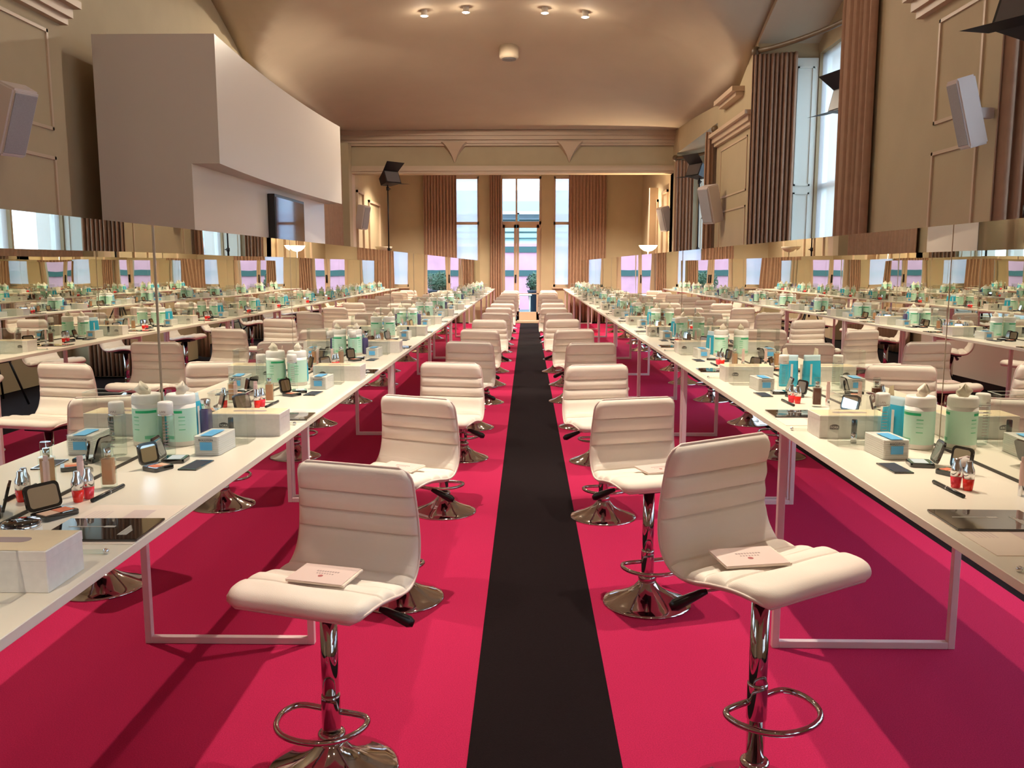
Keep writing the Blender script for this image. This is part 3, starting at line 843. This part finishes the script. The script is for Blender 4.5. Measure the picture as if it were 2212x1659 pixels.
# left aisle row: (x, y, yaw deg); the seat faces -y and turns toward the table
leftrow = [(-.54, 2.25, -18), (-.535, 3.53, -24), (-.475, 4.84, -12), (-.465, 6.24, -14), (-.47, 7.45, -20), (-.42, 8.85, -10), (-.43, 10.2, -22), (-.42, 11.5, -14), (-.40, 12.8, -12), (-.42, 14.1, -16), (-.41, 15.45, -10), (-.40, 16.8, -14), (-.40, 18.2, -10), (-.40, 19.5, -14)]
for i, (x, y, a) in enumerate(leftrow):
    put_stool(LP, (x, y, 0), D(a), 'white padded bar stool, %s from the camera in the left aisle row' % ORD[i], 'white bar stools of the left aisle row')
rightrow = [(.598, 2.13, 33, 1), (.505, 3.50, 17, 0), (.43, 4.75, 12, 0), (.49, 6.15, 8, 0), (.46, 7.5, 16, 0), (.41, 8.95, 14, 0), (.44, 10.2, 24, 0), (.38, 11.5, 10, 0), (.42, 13.0, 12, 0), (.44, 14.5, 8, 0), (.42, 15.9, 12, 0), (.43, 17.2, 10, 0), (.50, 18.5, 12, 0), (.50, 19.7, 10, 0)]
for i, (x, y, a, hi) in enumerate(rightrow):
    lab = 'white padded bar stool, %s from the camera in the right aisle row' % ORD[i]
    if hi: lab = 'white bar stool raised higher, in the foreground of the right aisle row'
    put_stool(RP if hi else NP, (x, y, 0), D(a), lab, 'white bar stools of the right aisle row')
for i in range(13):
    y = 3.64+1.31*i
    put_stool(LP, (-1.79+.08*((i*7) % 3-1), y, 0), D(90+(i*37 % 50)-25), 'white bar stool behind the left-hand tables, %s from the camera' % ORD[i], 'white bar stools behind the left-hand tables')
for i in range(11):
    y = 6.35+1.34*i
    put_stool(NP, (1.93+.05*((i*5) % 3-1), y, 0), D(-90+(i*41 % 50)-25), 'white bar stool behind the right-hand tables, %s from the camera' % ORD[i], 'white bar stools behind the right-hand tables')

# brochures lying on the stool seats
def make_brochure():
    t = thing('brochure', 'x', 'brochure', (0, 0, 0), 0, 'pale brochures on the stool seats')
    obj('pages', box(-.085, .085, -.058, .058, .0, .006, .001, 1), 'paper', t)
    obj('cover', box(-.085, .079, -.0585, .058, .006, .0075), 'brochure', t)
    bm = bmesh.new()
    for k in range(9): quad_box(bm, -.03+k*.0075, -.025+k*.0075, .012, .019, .0075, .0079)
    for k in range(7): quad_box(bm, -.024+k*.0075, -.020+k*.0075, -.002, .003, .0075, .0079)
    obj('title_print', bm, 'greyink', t)
    bm = bmesh.new(); lathe(bm, [(.007, .0075), (.007, .0079)], 16, (-.004, -.016, 0)); obj('seal_print', bm, 'rose', t)
    return t
BR = make_brochure(); br_used = [False]
def put_brochure(st, h, dx, dy, a, label):
    x, y, sa = st[0], st[1], D(st[2])
    px = x+dx*math.cos(sa)-dy*math.sin(sa); py = y+dx*math.sin(sa)+dy*math.cos(sa)
    loc = (px, py, .574+h)
    if not br_used[0]:
        br_used[0] = True; BR.location = loc; BR.rotation_euler = (D(2), 0, sa+D(a)); BR['label'] = label; return
    o = dup(BR, loc, 0, label); o.rotation_euler = (D(2), 0, sa+D(a))
put_brochure(leftrow[0], 0, .005, -.02, 3, 'pale brochure on the nearest left aisle stool')
put_brochure(leftrow[1], 0, .03, -.03, -2, 'pale brochure on the second left aisle stool')
put_brochure(leftrow[3], 0, .0, -.02, 15, 'pale brochure on the fourth left aisle stool')
put_brochure(rightrow[0], .105, -.06, -.01, -22, 'pale brochure on the raised right foreground stool')
put_brochure(rightrow[1], 0, .03, -.03, 6, 'pale brochure on the second right aisle stool')

# ------------------------------------------------------------------ things on the tables
def p_tissue_box():
    t = thing('tissue_box', 'x', 'tissue box')
    o = obj('carton', box(-.115, .115, 0, .12, 0, .072, .0015, 1), 'card', t)
    obj('carton_lid', box(-.1155, .1155, -.0005, .1205, .056, .0735, .001, 1), 'card', t)
    obj('top_face', box(-.112, .112, .003, .117, .0735, .0742), 'cardtop', t)
    bm = bmesh.new(); prism(bm, rrect(.11, .028, .013, 5, 0, .06), .0742, .0746); obj('opening', bm, 'greyink', t)
    bm = bmesh.new(); prism(bm, rrect(.030, .013, .003, 3), 0, .0006); xf(bm, T(-.068, -.0006, .036) @ FACE_CAM)
    bm2 = bmesh.new(); lathe(bm2, [(.012, 0), (.012, .0006)], 20); xf(bm2, T(-.068, -.0006, .0405) @ FACE_CAM @ Matrix.Diagonal((1, .45, 1, 1)))
    me = bpy.data.meshes.new('x'); bm2.to_mesh(me); bm2.free(); bm.from_mesh(me)
    lg = obj('logo', bm, 'ink', t)
    textmesh('lettering', 'TORK', .0105, 'white', lg, T(-.068, -.0012, .0355) @ FACE_CAM)
    return t
def p_acrylic():
    t = thing('acrylic_box', 'x', 'acrylic box')
    bm = bmesh.new(); w, d, h = .12, .085, .16
    for (a, b, c, e) in ((-w/2, w/2, 0, .003), (-w/2, w/2, d-.003, d), (-w/2, -w/2+.003, 0.003, d-.003), (w/2-.003, w/2, 0.003, d-.003)):
        quad_box(bm, a, b, c, e, 0, h)
    quad_box(bm, -w/2, w/2, 0, d, 0, .003)
    obj('panels', bm, 'acrylic', t)
    bm = bmesh.new()
    for (a, b, c, e) in ((-w/2, w/2, 0, .003), (-w/2, w/2, d-.003, d), (-w/2, -w/2+.003, 0.003, d-.003), (w/2-.003, w/2, 0.003, d-.003)):
        quad_box(bm, a, b, c, e, h, h+.001)
    obj('top_rim', bm, 'acrylic_edge', t)
    return t
def p_tub():
    t = thing('wipes_tub', 'x', 'wipes tub')
    bm = bmesh.new(); lathe(bm, [(.040, 0), (.0435, .004), (.0435, .13)], 32); obj('tub', bm, 'white', t)
    bm = bmesh.new(); lathe(bm, [(.0438, .016), (.0438, .118)], 32, cap0=False, cap1=False); lb = obj('label', bm, 'green', t)
    bm = bmesh.new()
    for a0 in (-120, 60):
        n = 14; prev = None
        for k in range(n+1):
            a = D(a0+85*k/n); v = [bm.verts.new((.0441*math.cos(a), .0441*math.sin(a), z)) for z in (.104, .112)]
            if prev: bm.faces.new((prev[0], v[0], v[1], prev[1]))
            prev = v
    obj('green_band', bm, 'dgreen', lb)
    bm = bmesh.new()
    for a0, zs in ((-115, (.024, .034)), (-50, (.09, .094)), (-50, (.08, .082)), (-50, (.068, .070)), (-50, (.052, .055)), (65, (.024, .034)), (130, (.09, .094)), (130, (.068, .071)), (130, (.05, .053))):
        n = 6; prev = None
        for k in range(n+1):
            a = D(a0+(45 if zs[0] < .03 else 25)*k/n); v = [bm.verts.new((.0441*math.cos(a), .0441*math.sin(a), z)) for z in zs]
            if prev: bm.faces.new((prev[0], v[0], v[1], prev[1]))
            prev = v
    obj('small_print', bm, 'mgreen', lb)
    bm = bmesh.new(); lathe(bm, [(.0435, .13), (.0432, .134), (.0435, .138), (.0435, .154), (.040, .160), (.034, .161), (.032, .156), (.008, .155)], 32); obj('lid', bm, 'white', t, True)
    # wipe pulled up through the lid
    bm = bmesh.new(); rnd = random.Random(5); rings = []
    for zi, (z, r) in enumerate(((.152, .007), (.166, .016), (.176, .018), (.186, .010), (.197, .002))):
        rings.append([bm.verts.new(((r*(1+.55*math.sin(k*2.4+zi)))*math.cos(2*PI*k/12)+.004*zi, (r*(1+.4*math.cos(k*1.7+zi)))*math.sin(2*PI*k/12), z+.004*math.sin(k*2.1))) for k in range(12)])
    for a, b in zip(rings, rings[1:]):
        for k in range(12): bm.faces.new((a[k], a[(k+1)%12], b[(k+1)%12], b[k])).smooth = True
    bm.faces.new(rings[-1]); obj('wipe', bm, 'tissue', t)
    return t
def pouch(w, d, h):
    bm = bmesh.new(); rings = []
    for z, fw, fd in ((0, .96, .8), (.1*h, 1, 1), (.5*h, .98, .9), (.82*h, .96, .5), (.93*h, .97, .16), (h, .97, .1)):
        rings.append([bm.verts.new((x*fw, y*fd, z)) for x, y in rrect(w, d, d*.3, 3)])
    for a, b in zip(rings, rings[1:]):
        n = len(a)
        for k in range(n): bm.faces.new((a[k], a[(k+1)%n], b[(k+1)%n], b[k])).smooth = True
    bm.faces.new(rings[-1]); bm.faces.new(rings[0][::-1]); return bm
def p_pouch():
    t = thing('wipes_pouch', 'x', 'wipes pouch')
    obj('pouch', pouch(.082, .036, .145), 'paleblue', t)
    bm = pouch(.0835, .0375, .145)
    bmesh.ops.delete(bm, geom=[f for f in bm.faces if f.calc_center_median().z > .112], context='FACES')
    bmesh.ops.delete(bm, geom=[f for f in bm.faces if abs(f.calc_center_median().x) < .001 and False], context='FACES')
    obj('blue_print', bm, 'blue', t)
    bm = bmesh.new(); quad_box(bm, .006, .016, -.0196, -.0186, .01, .105); obj('white_stripe', bm, 'white', t)
    bm = bmesh.new(); v = [bm.verts.new(p) for p in ((-.03, 0, .143), (-.005, 0, .143), (-.012, .004, .178), (-.03, .006, .172))]
    bm.faces.new(v); bmesh.ops.solidify(bm, geom=bm.faces[:], thickness=.0015); obj('flap', bm, 'tissue', t)
    return t
def p_toner():
    t = thing('toner_bottle', 'x', 'bottle')
    bm = bmesh.new(); lathe(bm, [(.019, 0), (.0225, .004), (.0228, .12), (.021, .122)], 28); obj('bottle', bm, 'bottle', t)
    bm = bmesh.new(); lathe(bm, [(.0215, .122), (.0215, .152), (.0205, .158), (.016, .160)], 28); cp = obj('cap', bm, 'white', t)
    bm = bmesh.new(); lathe(bm, [(.0226, .120), (.0228, .124)], 28); obj('collar_ring', bm, 'silver', t)
    for a in (-20, 200):
        textmesh('cap_lettering', 'LAN', .009, 'greyink', cp, R(D(a), 'Z') @ T(0, -.0217, .132) @ FACE_CAM)
    bm = bmesh.new()
    for k in range(9): quad_box(bm, -.008, .008, -.0235, -.0230, .03+.009*k, .032+.009*k)
    obj('small_print', bm, 'greyink', t)
    return t
def p_serum(): 
    t = thing('purple_bottle', 'x', 'bottle')
    bm = bmesh.new(); lathe(bm, [(.016, 0), (.019, .004), (.019, .095), (.014, .102)], 24); obj('bottle', bm, 'purple', t)
    bm = bmesh.new(); lathe(bm, [(.014, .102), (.016, .104), (.016, .13), (.014, .133)], 24); obj('cap', bm, 'silver', t)
    return t
def p_foundation(liq):
    t = thing('foundation_bottle', 'x', 'foundation bottle')
    bm = bmesh.new(); prism(bm, rrect(.034, .028, .006, 4), 0, .078)
    obj('glass_body', bm, 'bottle', t)
    bm = bmesh.new(); prism(bm, rrect(.029, .023, .005, 4), .010, .074); obj('liquid', bm, liq, t)
    bm = bmesh.new(); lathe(bm, [(.008, .078), (.008, .100)], 16); obj('pump', bm, 'silver', t)
    bm = bmesh.new(); lathe(bm, [(.0135, .080), (.0135, .114), (.0125, .116)], 24); obj('cap', bm, 'bottle', t)
    return t
def p_pinktube():
    t = thing('pink_tube', 'x', 'tube')
    bm = bmesh.new(); prism(bm, rrect(.016, .012, .004, 3), .0, .026); obj('cap', bm, 'silver', t)
    bm = bmesh.new(); prism(bm, rrect(.015, .011, .004, 3), .026, .082); prism(bm, rrect(.014, .004, .0015, 3), .082, .096); obj('tube_body', bm, 'pinktube', t)
    return t
def p_gloss(liq):
    t = thing('lip_gloss', 'x', 'lip gloss')
    bm = bmesh.new(); lathe(bm, [(.0095, 0), (.011, .002), (.0135, .030)], 20); obj('bottle', bm, liq, t)
    bm = bmesh.new(); lathe(bm, [(.0137, .030), (.0137, .045), (.013, .052), (.0085, .062), (.0075, .072), (.006, .074)], 20); obj('cap', bm, 'silver', t)
    return t
def p_pencil():
    t = thing('makeup_pencil', 'x', 'makeup pencil')
    bm = bmesh.new(); tube(bm, [(0, -.075, .005), (0, .068, .005)], .0048, 10); obj('barrel', bm, 'black', t)
    bm = bmesh.new(); tube(bm, [(0, .0, .005), (0, .004, .005)], .0051, 10); obj('ring', bm, 'silver', t)
    return t
def p_cushion():
    t = thing('cushion_compact', 'x', 'compact')
    bm = bmesh.new(); lathe(bm, [(.036, 0), (.038, .003), (.038, .014)], 32); obj('case', bm, 'white', t)
    bm = bmesh.new(); lathe(bm, [(.0375, .014), (.0378, .024)], 32); obj('chrome_ring', bm, 'silver', t)
    bm = bmesh.new(); lathe(bm, [(.037, .024), (.035, .027), (.02, .0285), (.004, .029)], 32); obj('lid', bm, 'gloss', t)
    return t
def p_palette(w, d, pans, lid_deg, h=.012):
    """open clamshell; hinge along the back edge (y = d/2)"""
    t = thing('makeup_palette', 'x', 'palette')
    bm = bmesh.new(); prism(bm, rrect(w, d, .008, 4), 0, h); bmesh.ops.bevel(bm, geom=[e for e in bm.edges if abs(e.verts[0].co.z-e.verts[1].co.z) < 1e-6], offset=.0015, segments=2, affect='EDGES'); obj('tray', bm, 'gloss', t)
    n = len(pans); pw = (w-.012)/n
    for k, pmn in enumerate(pans):
        bm = bmesh.new(); quad_box(bm, -w/2+.007+pw*k, -w/2+.005+pw*(k+1), -d/2+.010, d/2-.016, h, h+.0006); obj('powder_pan', bm, pmn, t)
    mt = T(0, d/2, h) @ R(D(lid_deg), 'X')
    bm = bmesh.new(); prism(bm, rrect(w, d, .012, 4, 0, -d/2), 0, .006); ld = obj('lid', xf(bm, mt), 'gloss', t)
    bm = bmesh.new(); prism(bm, rrect(w-.014, d-.014, .008, 4, 0, -d/2), -.0008, 0); obj('lid_mirror', xf(bm, mt), 'smallmirror', ld)
    return t
def p_card():
    t = thing('sample_card', 'x', 'card')
    obj('card', box(-.026, .026, -.058, .058, 0, .004, .0006, 1), 'gloss', t)
    obj('picture', box(-.022, .022, -.05, .05, .004, .0043), 'pot', t)
    return t
def p_cotton():
    t = thing('cotton_pad_pack', 'x', 'cotton pads')
    bm = bmesh.new(); n = 9
    for k in range(n): prism(bm, rrect(.074, .130, .006, 3), .001+.0062*k, .0066+.0062*k)
    obj('cotton_pads', bm, 'cotton', t)
    bm = bmesh.new(); prism(bm, rrect(.078, .134, .007, 3), 0, .059); obj('wrapper', bm, 'acrylic', t)
    bm = bmesh.new(); quad_box(bm, -.018, .018, -.0682, -.0674, .016, .040); quad_box(bm, -.018, .018, -.067, .03, .0592, .0598); lb = obj('label', bm, 'labelblue', t)
    textmesh('lettering', 'BOCOTON', .0085, 'pot', lb, T(0, -.0684, .046) @ FACE_CAM)
    return t
def p_booklet():
    t = thing('black_booklet', 'x', 'booklet')
    obj('cover', box(-.102, .102, -.074, .074, 0, .005, .0008, 1), 'gloss', t)
    bm = bmesh.new()
    quad_box(bm, -.075, .005, .01, .0135, .005, .0054); quad_box(bm, -.0, .022, .007, .017, .005, .0054)
    for k in range(5): quad_box(bm, .05+.004*k, .053+.004*k, -.045, .02-.008*k, .005, .0054)
    obj('silver_print', bm, 'silverink', t)
    return t
def p_paper():
    t = thing('paper_sheet', 'x', 'paper')
    obj('sheet', box(-.104, .104, -.140, .140, 0, .0016), 'paper', t)
    bm = bmesh.new()
    for k in range(6): quad_box(bm, -.085+.008*k, -.082+.008*k, -.03, .09, .0016, .0018)
    quad_box(bm, .0, .05, -.05, .1, .0016, .0018)
    obj('print', bm, 'brochure', t)
    return t
def p_spatula():
    t = thing('clear_spatula', 'x', 'spatula')
    bm = bmesh.new(); tube(bm, [(-.04, 0, .005), (.035, 0, .005)], .0045, 10); obj('tube', bm, 'bottle', t)
    bm = bmesh.new(); bmesh.ops.create_uvsphere(bm, u_segments=12, v_segments=8, radius=.006, matrix=T(.038, 0, .006)); obj('tip', bm, 'silver', t, True)
    return t
def p_brushcup():
    t = thing('lipstick', 'x', 'lipstick')
    bm = bmesh.new(); lathe(bm, [(.009, 0), (.009, .03)], 16); obj('base', bm, 'silver', t)
    bm = bmesh.new(); lathe(bm, [(.0085, .03), (.0085, .072), (.007, .074)], 16); obj('cap', bm, 'gloss', t)
    return t
PR = dict(tissue=p_tissue_box(), acrylic=p_acrylic(), tub=p_tub(), pouch=p_pouch(), toner=p_toner(), serum=p_serum(),
          found=p_foundation('beige'), foundb=p_foundation('brownliq'), pinktube=p_pinktube(), glossr=p_gloss('red'), glossp=p_gloss('coral'), pencil=p_pencil(), cushion=p_cushion(),
          pal1=p_palette(.082, .06, ['pan2', 'pan1'], -105), pal2=p_palette(.062, .06, ['pan1', 'pan2'], -100), pal3=p_palette(.066, .064, ['pan3'], -108),
          card=p_card(), cotton=p_cotton(), booklet=p_booklet(), paper=p_paper(), spatula=p_spatula(), lipstick=p_brushcup())
GRP = dict(tissue='white tissue boxes on the tables', acrylic='clear acrylic boxes on the tables', tub='green-labelled wipes tubs', pouch='blue wipes pouches', toner='clear toner bottles with white caps',
           serum='purple bottles', found='foundation bottles', foundb='foundation bottles', pinktube='pale pink tubes', glossr='silver-capped lip glosses', glossp='silver-capped lip glosses', pencil='black makeup pencils',
           cushion='round cushion compacts', pal1='open makeup palettes', pal2='open makeup palettes', pal3='open makeup palettes', card='small black sample cards', cotton='packs of cotton pads', booklet='black glossy booklets',
           paper='white paper sheets', spatula='clear spatulas', lipstick='lipsticks in the acrylic boxes')
DESC = dict(tissue='white carton tissue box', acrylic='clear open acrylic box beside the tissue box', tub='pale green labelled wipes tub by the mirror', pouch='blue wipes pouch beside the wipes tub', toner='clear toner bottle with white cap',
            serum='purple bottle by the mirror', found='beige foundation bottle', foundb='dark brown foundation bottle', pinktube='pale pink tube by the mirror', glossr='red lip gloss with silver cap', glossp='pink-red lip gloss with silver cap',
            pencil='black makeup pencil', pal1='wide open black palette', pal2='open black blush palette', pal3='open black powder compact', card='small black sample card', cotton='white cotton pad pack with blue label',
            booklet='black glossy booklet at the table edge', paper='white paper sheet near the booklet', spatula='clear spatula by the tissue box', lipstick='black-capped lipstick in the acrylic box')
first = set()
def put(kind, x, y, z, rz, label, rx=0):
    p = PR[kind]
    if kind not in first:
        first.add(kind); o = p; o['label'] = label; o['group'] = GRP[kind]; o.location = (x, y, z); o.rotation_euler = (rx, 0, rz)
    else:
        o = dup(p, (x, y, z), rz, label, GRP[kind]); o.rotation_euler = (rx, 0, rz)
    return o
q = .982
for side in ('left', 'right'):
    x0, x1, xm = TABLES[side]
    sg = -1 if side == 'left' else 1
    E = x1 if side == 'left' else x0          # aisle edge
    for k in range(14):
        yb = 1.395+1.365*k
        rnd = random.Random(100*k+(7 if sg > 0 else 0))
        j = lambda a=.012: rnd.uniform(-a, a)
        def W(d): return E+sg*d               # d = distance in from the aisle edge
        def lab(kind, extra=''):
            return '%s%s, %s place on the %s-hand tables' % (extra, DESC[kind], ORD[k], side)
        dmir = abs(xm-E)                       # .343 left, .394 right
        L = side == 'left'
        e = 0 if L else .05
        if k: jr = 1
        else: jr = 0
        put('tissue', W(.142+e+j(.01)*jr), yb, TZ, D(j(3))*jr, lab('tissue'))
        if k == 0 and not L: pass
        put('acrylic', W(.145), yb-.128, TZ, D(j(2))*jr, lab('acrylic'))
        if k % 3 == 1: put('lipstick', W(.15), yb-.085, TZ+.003, 0, lab('lipstick'))
        if L:
            put('paper', W(.106), yb+.40, TZ, 0, lab('paper'))
            put('booklet', W(.106+j(.004)), yb+.345+(.0 if k == 0 else j()), TZ+.0018, D(1.5), lab('booklet'))
            put('spatula', W(.065), yb+.20, TZ, D(4), lab('spatula'))
        else:
            put('paper', W(.135), yb+.36, TZ, 0, lab('paper'))
            put('booklet', W(.138+j(.004)), yb+.445+(.0 if k == 0 else j()), TZ+.0018, D(-1), lab('booklet'))
            put('spatula', W(.06), yb+.12, TZ, D(160), lab('spatula'))
        for m_, (dy, dd) in enumerate(((.245, .245), (.325, .262))):
            put('cushion', W(dd+e*.6), yb+dy+j(.006)*jr, TZ, 0, '%s round white cushion compact with black lid, %s place, %s-hand tables' % (('nearer', 'farther')[m_], ORD[k], side))
        if L:
            put('pal1', W(.262), yb+.452, TZ, D(62), lab('pal1'))
            put('glossr', W(.272), yb+.572, TZ, 0, lab('glossr')); put('glossp', W(.262), yb+.602, TZ, 0, lab('glossp'))
            put('pinktube', W(.297), yb+.638, TZ, D(20), lab('pinktube'))
            put('pencil', W(.232+j(.01)*jr), yb+.640, TZ, D(-3), lab('pencil'))
            put('found', W(.262), yb+.705, TZ, D(10), lab('found'))
            put('pal2', W(.222), yb+.900+j()*jr, TZ, D(62+j(12)*jr), lab('pal2'))
            put('pal3', W(.215), yb+1.000+j()*jr, TZ, D(95+j(12)*jr), lab('pal3'))
            put('card', W(.135+j(.01)*jr), yb+.945, TZ, D(-4), lab('card'))
            if k % 2 == 0 or k == 1: put('toner', W(.268), yb+1.075, TZ, D(20), lab('toner'))
            put('cotton', W(.150), yb+1.140, TZ, D(-3), lab('cotton'))
            put('tub', W(.287), yb+1.235, TZ, D(-30+j(40)*jr), lab('tub'))
            if k != 3: put('pouch', W(.291), yb+1.325, TZ, D(76), lab('pouch'))
            put('serum', W(.235), yb+1.300, TZ, 0, lab('serum')) if k % 2 == 0 else None
        else:
            put('pal1', W(.31), yb+.46, TZ, D(-62), lab('pal1'))
            put('foundb' if k % 2 else 'found', W(.272), yb+.635, TZ, D(-10), lab('foundb' if k % 2 else 'found')) if k else None
            put('pinktube', W(.325), yb+.665, TZ, D(20), lab('pinktube'))
            put('glossr', W(.222), yb+.715, TZ, 0, lab('glossr')); put('glossp', W(.205), yb+.742, TZ, 0, lab('glossp'))
            put('pencil', W(.172+j(.01)*jr), yb+.715, TZ, D(2), lab('pencil'))
            put('pal2', W(.262), yb+.880+j()*jr, TZ, D(-62+j(12)*jr), lab('pal2'))
            put('pal3', W(.225), yb+.985+j()*jr, TZ, D(-100+j(12)*jr), lab('pal3'))
            put('card', W(.137+j(.01)*jr), yb+.942, TZ, D(2), lab('card'))
            if k % 2 == 1: put('toner', W(.268), yb+1.08, TZ, D(160), lab('toner'))
            put('cotton', W(.185), yb+1.120, TZ, D(3), lab('cotton'))
            if k == 1: put('pouch', W(.335), yb+1.225, TZ, D(-8), lab('pouch'))
            else:
                put('tub', W(.325), yb+1.225, TZ, D(-75+j(40)*jr), lab('tub'))
                put('pouch', W(.287), yb+1.316, TZ, D(-65), lab('pouch'))
            if k == 0: put('toner', W(.235), yb+1.285, TZ, 0, lab('toner'))

# ------------------------------------------------------------------ light from outside
w = bpy.data.worlds.new('World'); S.world = w; w.use_nodes = True
bg = w.node_tree.nodes['Background']; bg.inputs[0].default_value = (.66, .82, 1.0, 1); bg.inputs[1].default_value = 5.0
for k, (a, b, h) in enumerate(bays+((-2.6, .6, 0),)):
    l = bpy.data.lights.new('portal', 'AREA'); l.shape = 'RECTANGLE'; l.size = b-a-.1; l.size_y = 3.3; l.cycles.is_portal = True
    o = bpy.data.objects.new('daylight_portal', l); C.objects.link(o); o.location = (3.86, (a+b)/2, 2.1); o.rotation_euler = (PI/2, 0, PI/2)
l = bpy.data.lights.new('portal', 'AREA'); l.shape = 'RECTANGLE'; l.size = 3.4; l.size_y = 3.5; l.cycles.is_portal = True
o = bpy.data.objects.new('daylight_portal', l); C.objects.link(o); o.location = (-.2, YW+.42, 1.85); o.rotation_euler = (-PI/2, 0, 0)

# ------------------------------------------------------------------ camera
cam = bpy.data.cameras.new('camera'); co = bpy.data.objects.new('camera', cam); C.objects.link(co); S.camera = co
cam.sensor_fit = 'HORIZONTAL'; cam.sensor_width = 36; cam.lens = 36*1875/2212; cam.clip_start = .02; cam.clip_end = 200
pitch, yaw = math.radians(-7.76), math.radians(-.999)
wv = Vector((math.sin(yaw)*math.cos(pitch), math.cos(yaw)*math.cos(pitch), math.sin(pitch)))
co.location = (0, 0, 1.40); co.rotation_euler = wv.to_track_quat('-Z', 'Y').to_euler()

S.view_settings.view_transform = 'Standard'; S.view_settings.look = 'None'; S.view_settings.gamma = 1; S.view_settings.use_curve_mapping = False
S.view_settings.exposure = 0.42
try:
    S.cycles.max_bounces = 16; S.cycles.glossy_bounces = 14; S.cycles.transparent_max_bounces = 24; S.cycles.diffuse_bounces = 5
    S.cycles.sample_clamp_indirect = 6; S.cycles.blur_glossy = .5
except Exception as ex: print(ex)
